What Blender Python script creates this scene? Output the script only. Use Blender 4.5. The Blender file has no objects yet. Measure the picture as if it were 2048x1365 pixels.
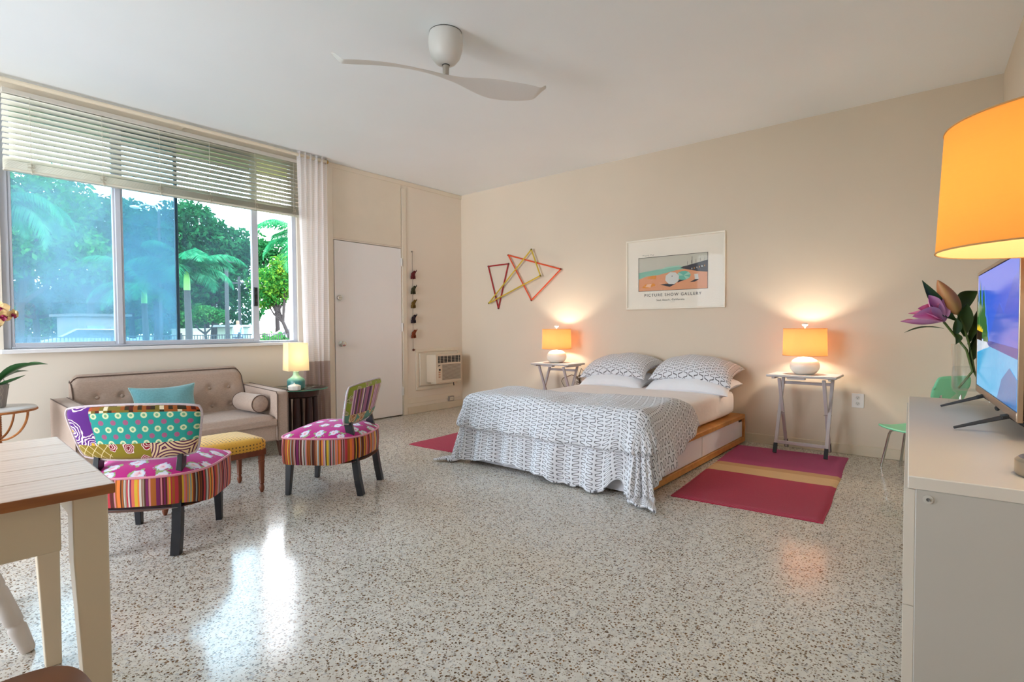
import bpy, math, random
from mathutils import Vector, Matrix, noise
import numpy as np
random.seed(7); rng = np.random.default_rng(7)
PI = math.pi
scn = bpy.context.scene
col = scn.collection

# ------------------------------------------------------------------ camera
CAM = Vector((5.207, -5.2013, 1.0769))
R_ = Vector((0.76933, 0.63883, -0.00582)); U_ = Vector((-0.01261, 0.02429, 0.99963)); F_ = Vector((-0.63873, 0.76896, -0.02674))
cd = bpy.data.cameras.new('camera'); cam = bpy.data.objects.new('camera', cd); col.objects.link(cam)
cd.sensor_width = 36; cd.lens = 1074.4 / 2048 * 36; cd.clip_start = .05; cd.clip_end = 400
M = Matrix((R_, U_, -F_)).transposed().to_4x4(); M.translation = CAM
cam.matrix_world = M
scn.camera = cam

# ------------------------------------------------------------------ light, exposure
SKY = 9.0
w = bpy.data.worlds.new('sky'); scn.world = w; w.use_nodes = True
nt = w.node_tree; bg = nt.nodes['Background']
tc = nt.nodes.new('ShaderNodeTexCoord'); sp = nt.nodes.new('ShaderNodeSeparateXYZ'); cr = nt.nodes.new('ShaderNodeValToRGB')
nt.links.new(tc.outputs['Generated'], sp.inputs[0]); nt.links.new(sp.outputs['Z'], cr.inputs[0]); nt.links.new(cr.outputs[0], bg.inputs[0])
cr.color_ramp.elements[0].color = (.93, .96, 1, 1); cr.color_ramp.elements[1].color = (.78, .88, 1, 1)
bg.inputs[1].default_value = SKY
vs = scn.view_settings
scn.display_settings.display_device = 'sRGB'
vs.view_transform = 'Standard'; vs.look = 'None'; vs.gamma = 1; vs.exposure = 0.76; vs.use_curve_mapping = False
try:
    scn.cycles.max_bounces = 14; scn.cycles.diffuse_bounces = 8; scn.cycles.glossy_bounces = 5
    scn.cycles.transmission_bounces = 10; scn.cycles.transparent_max_bounces = 24
    scn.cycles.sample_clamp_indirect = 8; scn.cycles.caustics_refractive = False; scn.cycles.caustics_reflective = False
except Exception: pass
def portal(name, loc, rot, sx, sy):
    l = bpy.data.lights.new(name, 'AREA'); l.shape = 'RECTANGLE'; l.size = sx; l.size_y = sy
    l.cycles.is_portal = True
    o = bpy.data.objects.new(name, l); col.objects.link(o); o.location = loc; o.rotation_euler = rot
portal('window_portal', (-.16, -3.47, 1.85), (0, -PI/2, 0), 1.85, 2.25)
portal('added_left_portal', (-.16, -6.35, 1.42), (0, -PI/2, 0), 2.75, 2.45)  # portal of the added left window
portal('added_rear_portal', (1.5, -7.77, 1.42), (PI/2, 0, 0), 2.45, 2.75)  # portal of the added window in the rear wall

# ------------------------------------------------------------------ helpers
def C(r, g, b, a=1):
    f = lambda c: ((c/255+.055)/1.055)**2.4 if c/255 > .04045 else c/255/12.92
    return (f(r), f(g), f(b), a)
class MB:
    def __init__(s): s.v = []; s.f = []; s.m = []; s.uv = {}
    def add(s, vs, fs, mi=0, uvs=None):
        o = len(s.v); s.v += [tuple(p) for p in vs]
        for k, f in enumerate(fs):
            if uvs: s.uv[len(s.f)] = [uvs[i] for i in f]
            s.f.append([i+o for i in f]); s.m.append(mi if isinstance(mi, int) else mi[k])
        return s
    def box(s, x0, x1, y0, y1, z0, z1, mi=0):
        vs = [(x, y, z) for z in (z0, z1) for x, y in ((x0, y0), (x1, y0), (x1, y1), (x0, y1))]
        return s.add(vs, [(3,2,1,0), (4,5,6,7), (0,1,5,4), (1,2,6,5), (2,3,7,6), (3,0,4,7)], mi)
    def bar(s, p, q, w, h, up=(0, 0, 1), w1=None, h1=None, mi=0):
        p = Vector(p); q = Vector(q); d = (q-p).normalized(); a = d.cross(Vector(up))
        if a.length < 1e-4: a = d.cross(Vector((1, 0, 0)))
        a.normalize(); b = a.cross(d); w1 = w if w1 is None else w1; h1 = h if h1 is None else h1
        vs = [p+a*x*w/2+b*y*h/2 for x, y in ((-1,-1),(1,-1),(1,1),(-1,1))]+[q+a*x*w1/2+b*y*h1/2 for x, y in ((-1,-1),(1,-1),(1,1),(-1,1))]
        return s.add(vs, [(3,2,1,0), (4,5,6,7), (0,1,5,4), (1,2,6,5), (2,3,7,6), (3,0,4,7)], mi)
    def tube(s, pts, r, seg=8, mi=0, closed=False):
        P = [Vector(p) for p in pts]; n = len(P); rs = r if isinstance(r, (list, tuple)) else [r]*n
        T = []
        for i in range(n):
            if closed: T.append((P[(i+1) % n]-P[i-1]).normalized())
            else: T.append((P[min(i+1, n-1)]-P[max(i-1, 0)]).normalized())
        a = T[0].cross(Vector((0, 0, 1)))
        if a.length < 1e-3: a = T[0].cross(Vector((1, 0, 0)))
        a.normalize(); vs = []
        for i in range(n):
            a = (a-T[i]*a.dot(T[i])); a.normalize(); b = T[i].cross(a)
            vs += [P[i]+(a*math.cos(2*PI*k/seg)+b*math.sin(2*PI*k/seg))*rs[i] for k in range(seg)]
        fs = []
        for i in range(n if closed else n-1):
            j = (i+1) % n
            fs += [(i*seg+k, i*seg+(k+1) % seg, j*seg+(k+1) % seg, j*seg+k) for k in range(seg)]
        if not closed: fs += [tuple(range(seg))[::-1], tuple((n-1)*seg+k for k in range(seg))]
        return s.add(vs, fs, mi)
    def lathe(s, prof, c=(0, 0, 0), seg=24, mi=0, sx=1, sy=1, rib=0, nrib=0):
        vs = []; fs = []; n = len(prof)
        for r, z in prof:
            for k in range(seg):
                t = 2*PI*k/seg; q = r*(1+rib*math.cos(nrib*t))
                vs.append((c[0]+sx*q*math.cos(t), c[1]+sy*q*math.sin(t), c[2]+z))
        for i in range(n-1):
            fs += [(i*seg+k, i*seg+(k+1) % seg, (i+1)*seg+(k+1) % seg, (i+1)*seg+k) for k in range(seg)]
        if prof[0][0] > 1e-4: fs.append(tuple(range(seg))[::-1])
        if prof[-1][0] > 1e-4: fs.append(tuple((n-1)*seg+k for k in range(seg)))
        return s.add(vs, fs, mi)
    def ell(s, c, r, seg=14, rings=8, mi=0):
        pr = [(max(math.sin(PI*i/rings), 1e-5), -math.cos(PI*i/rings)) for i in range(rings+1)]
        o = len(s.v); s.lathe(pr, (0, 0, 0), seg, mi)
        for i in range(o, len(s.v)):
            x, y, z = s.v[i]; s.v[i] = (c[0]+x*r[0], c[1]+y*r[1], c[2]+z*r[2])
        return s
    def grid(s, fn, nu, nv, mi=0, uvf=None, closeu=False):
        vs = []; uv = []
        for j in range(nv+1):
            for i in range(nu+(0 if closeu else 1)):
                vs.append(fn(i/nu, j/nv)); uv.append(uvf(i/nu, j/nv) if uvf else (i/nu, j/nv))
        W = nu if closeu else nu+1; fs = []; ms = []
        for j in range(nv):
            for i in range(nu):
                k = (i+1) % W if closeu else i+1
                fs.append((j*W+i, j*W+k, (j+1)*W+k, (j+1)*W+i)); ms.append(mi((i+.5)/nu, (j+.5)/nv) if callable(mi) else mi)
        return s.add(vs, fs, ms, uv)
    def prism(s, poly, a, b, plane='xy', mi=0):
        n = len(poly)
        mp = {'xy': lambda p, q: (p[0], p[1], q), 'yz': lambda p, q: (q, p[0], p[1]), 'xz': lambda p, q: (p[0], q, p[1])}[plane]
        vs = [mp(p, a) for p in poly]+[mp(p, b) for p in poly]
        fs = [tuple(range(n))[::-1], tuple(range(n, 2*n))]+[(i, (i+1) % n, n+(i+1) % n, n+i) for i in range(n)]
        return s.add(vs, fs, mi)
    def mesh(s, name, mats, ang=40):
        me = bpy.data.meshes.new(name); me.from_pydata([tuple(p) for p in s.v], [], s.f)
        for m in (mats if isinstance(mats, (list, tuple)) else [mats]): me.materials.append(m)
        me.polygons.foreach_set('material_index', s.m)
        if s.uv:
            L = me.uv_layers.new(name='UVMap')
            for p in me.polygons:
                u = s.uv.get(p.index)
                if u:
                    for k, li in enumerate(p.loop_indices): L.data[li].uv = u[k]
        me.update()
        if ang:
            me.shade_smooth(); me.set_sharp_from_angle(angle=math.radians(ang))
        return me
    def build(s, name, mats, parent=None, ang=40, bevel=0, sub=0, solid=0, seg=2, loc=None):
        me = s.mesh(name, mats, ang)
        o = bpy.data.objects.new(name, me); col.objects.link(o)
        if parent: o.parent = parent
        if loc: o.location = loc
        if solid:
            m = o.modifiers.new('solid', 'SOLIDIFY'); m.thickness = solid; m.offset = 0
        if bevel:
            m = o.modifiers.new('bevel', 'BEVEL'); m.width = bevel; m.segments = seg; m.limit_method = 'ANGLE'; m.harden_normals = False
        if sub:
            m = o.modifiers.new('sub', 'SUBSURF'); m.levels = sub; m.render_levels = sub
        return o
def tag(o, label, cat, group=None):
    o['label'] = label; o['category'] = cat
    if group: o['group'] = group
    return o
def thing(name, label, cat, loc=(0, 0, 0), rz=0, group=None):
    o = bpy.data.objects.new(name, None); col.objects.link(o); o.location = loc; o.rotation_euler = (0, 0, rz); o.empty_display_size = .1
    return tag(o, label, cat, group)
def struct(o): o['kind'] = 'structure'; return o
def stuff(o): o['kind'] = 'stuff'; return o
def dup(root, loc, rz, label, group=None):
    def cp(o, par):
        c = o.copy(); col.objects.link(c)
        if par: c.parent = par
        for ch in list(o.children): cp(ch, c)
        return c
    r = cp(root, None); r.location = loc; r.rotation_euler = (0, 0, rz); r['label'] = label
    if group: r['group'] = group
    return r

# ---- node helper
class NT:
    def __init__(s, name):
        s.mat = bpy.data.materials.new(name); s.mat.use_nodes = True; s.nt = s.mat.node_tree
        s.b = s.nt.nodes['Principled BSDF']; s.out = s.nt.nodes['Material Output']
    def n(s, t, **k):
        x = s.nt.nodes.new(t)
        for a, v in k.items(): setattr(x, a, v)
        return x
    def l(s, a, b): s.nt.links.new(a, b)
    def put(s, sock, v):
        if isinstance(v, bpy.types.NodeSocket): s.l(v, sock)
        elif v is not None:
            if hasattr(sock, 'default_value') and not isinstance(v, (int, float)) and len(sock.default_value) == 3: v = tuple(v)[:3]
            sock.default_value = v
    def m(s, op, a, b=None, c=None, clamp=False):
        x = s.n('ShaderNodeMath', operation=op, use_clamp=clamp); s.put(x.inputs[0], a)
        if b is not None: s.put(x.inputs[1], b)
        if c is not None: s.put(x.inputs[2], c)
        return x.outputs[0]
    def mix(s, f, a, b):
        x = s.n('ShaderNodeMix', data_type='RGBA'); s.put(x.inputs[0], f); s.put(x.inputs[6], a); s.put(x.inputs[7], b); return x.outputs[2]
    def co(s, kind='Object', scale=None, rot=None):
        t = s.n('ShaderNodeTexCoord').outputs[kind]
        if scale is not None or rot is not None:
            m = s.n('ShaderNodeMapping'); s.l(t, m.inputs[0])
            if scale is not None: m.inputs['Scale'].default_value = scale if not isinstance(scale, (int, float)) else (scale,)*3
            if rot is not None: m.inputs['Rotation'].default_value = rot
            t = m.outputs[0]
        return t
    def xyz(s, v):
        x = s.n('ShaderNodeSeparateXYZ'); s.l(v, x.inputs[0]); return x.outputs
    def vec(s, x, y, z=0):
        c = s.n('ShaderNodeCombineXYZ'); s.put(c.inputs[0], x); s.put(c.inputs[1], y); s.put(c.inputs[2], z); return c.outputs[0]
    def noise(s, v, scale, det=3, rough=.5, out=0):
        x = s.n('ShaderNodeTexNoise'); s.l(v, x.inputs['Vector']); x.inputs['Scale'].default_value = scale; x.inputs['Detail'].default_value = det; x.inputs['Roughness'].default_value = rough
        return x.outputs[out]
    def vor(s, v, scale, feature='F1', rand=1, out='Distance'):
        x = s.n('ShaderNodeTexVoronoi', feature=feature); s.l(v, x.inputs['Vector']); x.inputs['Scale'].default_value = scale; x.inputs['Randomness'].default_value = rand
        return x.outputs[out]
    def ramp(s, f, stops, interp='LINEAR'):
        x = s.n('ShaderNodeValToRGB'); s.put(x.inputs[0], f); cr = x.color_ramp; cr.interpolation = interp
        while len(cr.elements) < len(stops): cr.elements.new(1)
        for e, (p, c) in zip(cr.elements, stops): e.position = p; e.color = c if not isinstance(c, (int, float)) else (c, c, c, 1)
        return x.outputs[0]
    def step(s, v, lo, hi):
        x = s.n('ShaderNodeMapRange', interpolation_type='SMOOTHSTEP'); s.put(x.inputs[0], v); x.inputs[1].default_value = lo; x.inputs[2].default_value = hi; return x.outputs[0]
    def bump(s, h, st=.3, d=.01):
        x = s.n('ShaderNodeBump'); s.l(h, x.inputs['Height']); x.inputs['Strength'].default_value = st; x.inputs['Distance'].default_value = d; s.l(x.outputs[0], s.b.inputs['Normal'])
    def base(s, c): s.put(s.b.inputs['Base Color'], c); return s
    def set(s, **k):
        nm = dict(rough='Roughness', metal='Metallic', coat='Coat Weight', coatr='Coat Roughness', trans='Transmission Weight', ior='IOR', sheen='Sheen Weight', spec='Specular IOR Level', emc='Emission Color', ems='Emission Strength', alpha='Alpha', sss='Subsurface Weight')
        for a, v in k.items(): s.put(s.b.inputs[nm[a]], v)
        return s
def plain(name, c, rough=.5, var=.06, vs=6, bump=0, bs=60, **k):
    x = NT(name); v = x.co()
    if var:
        f = x.noise(v, vs, 4); c2 = tuple(max(0, q*(1-2*var)) for q in c[:3])+(1,)
        x.base(x.mix(f, c, c2))
    else: x.base(c)
    x.set(rough=rough, **k)
    if bump: x.bump(x.noise(v, bs, 3), bump, .004)
    return x.mat
def cloth(name, c, scale=400, rough=.9, var=.12, sheen=.2, st=.25):
    x = NT(name); v = x.co(); s = x.xyz(v)
    wv = x.m('MULTIPLY', x.m('SINE', x.m('MULTIPLY', x.m('ADD', s[0], s[1]), scale)), x.m('SINE', x.m('MULTIPLY', x.m('ADD', s[2], s[1]), scale*1.1)))
    nz = x.noise(x.co(scale=(60, 60, 260)), 1, 4, .7); nz2 = x.noise(v, 5, 3)
    c2 = tuple(q*(1-3*var) for q in c[:3])+(1,); c3 = tuple(min(1, q*(1+var)) for q in c[:3])+(1,)
    x.base(x.mix(x.step(nz, .3, .7), x.mix(nz2, c, c3), x.mix(.5, c, c2))); x.set(rough=rough, sheen=sheen, spec=.2)
    x.bump(x.m('ADD', x.m('MULTIPLY', wv, .3), nz), st, .002)
    return x.mat
def wood(name, c1, c2, sc=(2, 14, 14), rough=.45, coat=0):
    x = NT(name); v = x.co(scale=sc)
    d = x.noise(v, 1.2, 4, .6); w_ = x.n('ShaderNodeTexWave'); x.l(v, w_.inputs[0]); w_.inputs['Scale'].default_value = .8; w_.inputs['Distortion'].default_value = 7; w_.inputs['Detail'].default_value = 3
    x.base(x.mix(x.m('ADD', x.m('MULTIPLY', d, .6), x.m('MULTIPLY', w_.outputs['Fac'], .4)), c1, c2)); x.set(rough=rough, coat=coat)
    x.bump(d, .1, .002)
    return x.mat
def metal(name, c, rough=.3): return plain(name, c, rough, .03, 20, metal=1.0)
# ------------------------------------------------------------------ shared materials
def wallpaint(name, c, bs=220):
    x = NT(name); v = x.co(); f = x.noise(v, 1.3, 3); c2 = tuple(q*.93 for q in c[:3])+(1,)
    x.base(x.mix(f, c, c2)); x.set(rough=.75, spec=.25); x.bump(x.noise(v, bs, 2), .12, .002); return x.mat
m_wall = wallpaint('wall_paint', C(226, 213, 194))
m_wallA = wallpaint('wall_paint_cream', C(233, 224, 210))
m_ceil = wallpaint('ceiling_paint', C(242, 247, 250), 140)
m_white = plain('white_paint', C(238, 236, 232), .45, .02)
m_door = plain('door_paint', C(243, 242, 242), .42, .02, 3, .04, 200)
m_trim = plain('trim_paint', C(232, 222, 204), .5, .04)
m_base = plain('baseboard_paint', C(226, 213, 190), .5, .09, 5)
m_chrome = metal('chrome', C(215, 215, 212), .12)
m_steel = metal('brushed_steel', C(186, 178, 166), .32)
m_alu = plain('aluminium', C(206, 213, 226), .4, .03, 8, metal=.15)
m_black = plain('black_lacquer', C(20, 20, 24), .35, .1)
m_dark = plain('dark_plastic', C(26, 25, 26), .5, .05)
m_pine = wood('pine', C(205, 148, 84), C(166, 104, 46), (14, 1.6, 14))
def terrazzo():
    x = NT('terrazzo'); v = x.co()
    dv = x.n('ShaderNodeVectorMath', operation='MULTIPLY_ADD'); nz = x.noise(v, 90, 2, out=1); x.l(nz, dv.inputs[0]); dv.inputs[1].default_value = (.012, .012, 0); x.l(v, dv.inputs[2]); vv = dv.outputs[0]
    def chips(scale, keep, th, seed):
        m = x.n('ShaderNodeMapping'); x.l(vv, m.inputs[0]); m.inputs['Location'].default_value = (seed, seed*1.7, 0); m.inputs['Scale'].default_value = (1, 1, 0); m.inputs['Rotation'].default_value = (0, 0, seed)
        t = x.n('ShaderNodeTexVoronoi', feature='F1', voronoi_dimensions='2D'); x.l(m.outputs[0], t.inputs['Vector']); t.inputs['Scale'].default_value = scale
        s = x.xyz(t.outputs['Color'])
        sz = x.m('MULTIPLY', x.m('ADD', .45, s[1]), th)
        return x.m('MULTIPLY', x.m('LESS_THAN', t.outputs['Distance'], sz), x.m('LESS_THAN', s[0], keep)), s[2]
    base = x.ramp(x.noise(v, 25, 5, .65), [(.25, C(182, 177, 169)), (.5, C(206, 203, 196)), (.75, C(220, 218, 212))])
    base = x.mix(x.m('MULTIPLY', x.step(x.noise(v, 1.1, 2), .3, .7), .35), base, C(206, 195, 176))
    a, ar = chips(96, .42, .30, 3.1); b, br = chips(140, .38, .30, 7.7); c, cc = chips(75, .25, .4, 1.3); d, dr = chips(62, .12, .24, 5.2)
    brown = x.ramp(ar, [(0, C(70, 46, 24)), (.4, C(112, 78, 42)), (.7, C(84, 66, 46)), (1, C(142, 106, 66))])
    brown2 = x.ramp(br, [(0, C(82, 66, 48)), (.5, C(128, 106, 80)), (1, C(150, 132, 112))])
    colr = x.mix(x.m('MULTIPLY', c, .55), base, C(160, 160, 164))
    colr = x.mix(x.m('MULTIPLY', b, .75), colr, brown2); colr = x.mix(x.m('MULTIPLY', d, .85), colr, C(88, 64, 38)); colr = x.mix(a, colr, brown)
    x.base(colr); x.set(rough=x.m('ADD', .10, x.m('MULTIPLY', x.noise(v, 3, 3), .10)), spec=.22)
    return x.mat
m_floor = terrazzo()

# ------------------------------------------------------------------ room shell
H = 2.853; TH = .16
ca = math.radians(2.6)
def CX(y): return 5.434-y*math.tan(ca)
def part(name, mats, parent, *boxes, bevel=0, **k):
    b = MB()
    for q in boxes: b.box(*q)
    return b.build(name, mats, parent, bevel=bevel, **k)
struct(part('floor', m_floor, None, (-TH, 6.2, -7.9, TH, -.12, 0)))
struct(part('ceiling', m_ceil, None, (-TH, 6.2, -7.9, TH, H, H+.15)))
struct(part('wall_back', m_wall, None, (-TH, 6.0, 0, TH, 0, H)))
W1 = (-4.575, -2.36, .935, 2.775); W2 = (-7.52, -5.15, .06, 2.80); DR = (-1.945, -1.025, 2.035)
struct(part('wall_left', m_wallA, None, (-TH, 0, -1.025, 0, 0, H), (-TH, 0, DR[0], DR[1], DR[2], H), (-TH, 0, W1[1], DR[0], 0, H),
     (-TH, 0, W1[0], W1[1], 0, W1[2]), (-TH, 0, W1[0], W1[1], W1[3], H), (-TH, 0, W2[1], W1[0], 0, H),
     (-TH, 0, W2[0], W2[1], 0, W2[2]), (-TH, 0, W2[0], W2[1], W2[3], H), (-TH, 0, -7.9, W2[0], 0, H)))
b = MB(); b.prism([(CX(0), 0), (CX(0)+.2, 0), (CX(-7.9)+.2, -7.9), (CX(-7.9), -7.9)][::-1], 0, H); struct(b.build('wall_right', m_wall))
W3 = (.3, 2.7, .06, 2.80)
struct(part('wall_front', m_wall, None, (-TH, W3[0], -7.76, -7.6, 0, H), (W3[1], 6.0, -7.76, -7.6, 0, H), (W3[0], W3[1], -7.76, -7.6, 0, W3[2]), (W3[0], W3[1], -7.76, -7.6, W3[3], H)))
# baseboards
struct(part('baseboard_back', m_base, None, (0, CX(0), -.014, 0, 0, .085), bevel=.005))
bl = struct(part('baseboard_left', m_base, None, (0, .018, -.96, -.014, 0, .09), (0, .014, -7.6, -2.03, 0, .085), bevel=.004))
b = MB(); b.prism([(CX(-.014), -.014), (CX(-7.6), -7.6), (CX(-7.6)-.014, -7.6), (CX(-.014)-.014, -.014)], 0, .085); struct(b.build('baseboard_right', m_base, bevel=.004))
# door surround, panel over the door, batten
t1 = struct(part('trim_1', m_trim, None, (0, .012, -2.02, -1.952, 0, 2.80), bevel=.003))
part('head_panel', m_trim, t1, (0, .009, -1.952, -1.03, 2.05, 2.80), bevel=.003)
part('batten', m_trim, t1, (0, .012, -1.018, -.955, 0, 2.76), bevel=.004)
part('ceiling_strip', m_trim, t1, (0, .012, -2.03, 0, 2.80, H-.002), bevel=.003)
# door
dr = struct(part('door_1', m_door, None, (-.045, .004, -1.938, -1.032, .012, 2.028), bevel=.003))
b = MB(); b.lathe([(.0, 0), (.033, 0), (.033, .006), (.02, .012), (.013, .02), (.013, .035), (.024, .042), (.03, .055), (.026, .07), (.012, .076), (0, .076)], seg=20)
kn = b.build('door_knob', m_chrome, dr); kn.rotation_euler = (0, PI/2, 0); kn.location = (.004, -1.872, .90)
b = MB(); b.lathe([(0, 0), (.031, 0), (.031, .01), (.024, .02), (0, .022)], seg=20); b.box(-.004, .004, -.018, .018, .018, .032)
kn = b.build('deadbolt', m_chrome, dr); kn.rotation_euler = (0, PI/2, 0); kn.location = (.004, -1.885, 1.403)
for z in (1.866, 1.077, .298):
    b = MB()
    for k in range(5): b.lathe([(0, 0), (.0075, 0), (.0075, .017), (0, .017)], (0, 0, -.05+k*.02), 10)
    b.box(-.006, -.001, -.018, .018, -.05, .05)
    b.build('hinge', m_white, dr, loc=(.013, -1.026, z))
struct(part('door_stop', m_dark, None, (-.12, -.06, DR[0], DR[1], 0, DR[2])))

# ------------------------------------------------------------------ window
def glass(name, haze, tint, streak=True, mil=C(112, 146, 166)):
    x = NT(name); x.nt.nodes.remove(x.b)
    tr = x.n('ShaderNodeBsdfTransparent'); tr.inputs[0].default_value = tint
    gl = x.n('ShaderNodeBsdfGlossy'); gl.inputs['Roughness'].default_value = .02
    df = x.n('ShaderNodeBsdfTranslucent'); df.inputs[0].default_value = mil
    ms = x.n('ShaderNodeMixShader'); v = x.co()
    f = x.step(x.noise(v, 2.3, 5, .62), .33, .68); s = x.xyz(v)
    st = x.noise(x.vec(0, x.m('MULTIPLY', s[1], 30), s[2]), 1, 2)
    fac = x.m('MULTIPLY', x.m('ADD', x.m('MULTIPLY', f, .75), x.m('MULTIPLY', st, .25)), haze)
    x.put(ms.inputs[0], x.m('ADD', fac, haze*.35)); x.l(tr.outputs[0], ms.inputs[1]); x.l(df.outputs[0], ms.inputs[2])
    m2 = x.n('ShaderNodeMixShader'); fr = x.n('ShaderNodeFresnel'); fr.inputs[0].default_value = 1.45
    x.l(fr.outputs[0], m2.inputs[0]); x.l(ms.outputs[0], m2.inputs[1]); x.l(gl.outputs[0], m2.inputs[2]); x.l(m2.outputs[0], x.out.inputs[0])
    return x.mat
m_haze = glass('dirty_glass', .40, (.78, .92, .97, 1)); m_clear = glass('tinted_glass', .05, (.76, .90, .96, 1)); m_pane = glass('clear_glass', .01, (.97, .98, .99, 1))
wn = bpy.data.objects.new('window_1', None); col.objects.link(wn); struct(wn)
y0, y1, z0, z1 = W1
part('frame', m_alu, wn, (-.10, -.02, y0, y0+.045, z0, z1), (-.10, -.02, y1-.045, y1, z0, z1), (-.10, -.02, y0+.045, y1-.045, z1-.04, z1), (-.10, -.02, y0+.045, y1-.045, z0, z0+.018), bevel=.004)
def sash(name, a, b_, x, zl, fr, gm, fm=None):
    s = part(name, fm or m_alu, wn, (x-.018, x+.018, a, a+fr[0], zl, z1-.04), (x-.018, x+.018, b_-fr[1], b_, zl, z1-.04), (x-.018, x+.018, a+fr[0], b_-fr[1], zl, zl+.026), (x-.018, x+.018, a+fr[0], b_-fr[1], z1-.08, z1-.04), bevel=.003)
    part('pane', gm, s, (x-.003, x+.003, a+fr[0], b_-fr[1], zl+.026, z1-.08))
    return s
m_seal = plain('dark_gasket', C(44, 56, 78), .5, .05)
sash('sash', y0+.045, -3.865, -.045, z0+.018, (.02, .045), m_haze)
s2 = sash('sash', -3.86, -2.745, -.045, z0+.018, (.02, .06), m_clear)
sash('sash', -3.87, -3.425, -.085, z0+.018, (.02, .022), m_haze, m_seal)
part('post', m_alu, wn, (-.10, -.018, -3.895, -3.855, z0+.018, z1-.04), bevel=.004)
b = MB(); b.box(-.027, -.008, -2.80, -2.765, 1.29, 1.47); b.box(-.008, .004, -2.79, -2.775, 1.33, 1.36); b.box(-.008, .004, -2.79, -2.775, 1.40, 1.43); b.build('latch', m_dark, s2, bevel=.004)
part('sill', plain('sill_marble', C(236, 236, 238), .3, .05, 9), wn, (-.10, .045, y0-.02, y1+.02, z0-.03, z0), bevel=.005)
part('head_trim', m_trim, wn, (0, .012, y0-.03, y1+.03, z1, H-.004), bevel=.003)
w2 = bpy.data.objects.new('added_window_2', None); col.objects.link(w2); struct(w2)  # unseen window, added to bring more daylight into the room
y0, y1, z0, z1 = W2
part('frame', m_alu, w2, (-.10, -.02, y0, y0+.045, z0, z1), (-.10, -.02, y1-.045, y1, z0, z1), (-.10, -.02, y0+.045, y1-.045, z1-.04, z1), (-.10, -.02, y0+.045, y1-.045, z0, z0+.04), (-.10, -.02, -6.37, -6.33, z0+.04, z1-.04), bevel=.004)
part('pane', m_pane, w2, (-.05, -.044, y0+.045, -6.37, z0+.04, z1-.04)); part('pane', m_pane, w2, (-.05, -.044, -6.33, y1-.045, z0+.04, z1-.04))

w3 = bpy.data.objects.new('added_window_3', None); col.objects.link(w3); struct(w3)  # added rear window out of view, a second source of daylight
x0, x1, z0, z1 = W3
part('frame', m_alu, w3, (x0, x0+.045, -7.72, -7.64, z0, z1), (x1-.045, x1, -7.72, -7.64, z0, z1), (x0+.045, x1-.045, -7.72, -7.64, z1-.04, z1), (x0+.045, x1-.045, -7.72, -7.64, z0, z0+.04), (1.48, 1.52, -7.72, -7.64, z0+.04, z1-.04), bevel=.004)
part('pane', m_pane, w3, (x0+.045, 1.48, -7.683, -7.677, z0+.04, z1-.04)); part('pane', m_pane, w3, (1.52, x1-.045, -7.683, -7.677, z0+.04, z1-.04))

# ------------------------------------------------------------------ blind
m_slat = plain('blind_slat', C(214, 212, 196), .45, .04)
m_cord = plain('cord', C(205, 198, 180), .9, .1)
bl = thing('window_blind', 'partly raised beige horizontal slat blind in the upper window', 'blind', (.04, -3.455, 2.2))
b = MB(); b.box(-.03, .025, -1.10, 1.10, .535, .572); b.build('headrail', plain('headrail', C(206, 201, 190), .45), bl, bevel=.003)
b = MB()
prof = [(-.025, 0), (-.012, .0028), (0, .0036), (.012, .0028), (.025, 0)]
b.grid(lambda u, v: (prof[int(round(v*4))][0], -1.10+2.2*u, prof[int(round(v*4))][1]), 1, 4)
me = b.mesh('slat', m_slat)
for i in range(12):
    o = bpy.data.objects.new('slat', me); col.objects.link(o); o.parent = bl; o.location = (0, 0, .085+i*.0392); o.rotation_euler = (0, math.radians(-21), 0)
    m = o.modifiers.new('s', 'SOLIDIFY'); m.thickness = .0022
for i in range(11):
    o = bpy.data.objects.new('slat', me); col.objects.link(o); o.parent = bl; o.location = (0, 0, .020+i*.0046); o.rotation_euler = (0, math.radians(3), 0)
    m = o.modifiers.new('s', 'SOLIDIFY'); m.thickness = .0022
b = MB(); b.box(-.026, .026, -1.10, 1.10, 0, .017); b.build('bottom_rail', plain('rail', C(222, 218, 200), .4), bl, bevel=.004)
for y in (-4.409, -3.987, -3.596, -3.208, -2.804, -2.424):
    yy = y+3.455; b = MB()
    b.tube([(.027, yy, .54), (.027, yy, .02)], .0014, 5); b.tube([(-.027, yy, .54), (-.027, yy, .02)], .0014, 5)
    for k in range(9):
        b.tube([(.03+.008*math.sin(k*2.1), yy+.02*math.sin(k*4.3), .012+.006*k), (.034, yy+.022*math.cos(k*3.1), .016+.0062*k), (.03, yy-.018*math.sin(k*1.7), .02+.006*k)], .0014, 4)
    b.tube([(.03, yy, .02), (.031, yy+.004, -.012)], .002, 5)
    b.build('ladder_cord', m_cord, bl)
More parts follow.
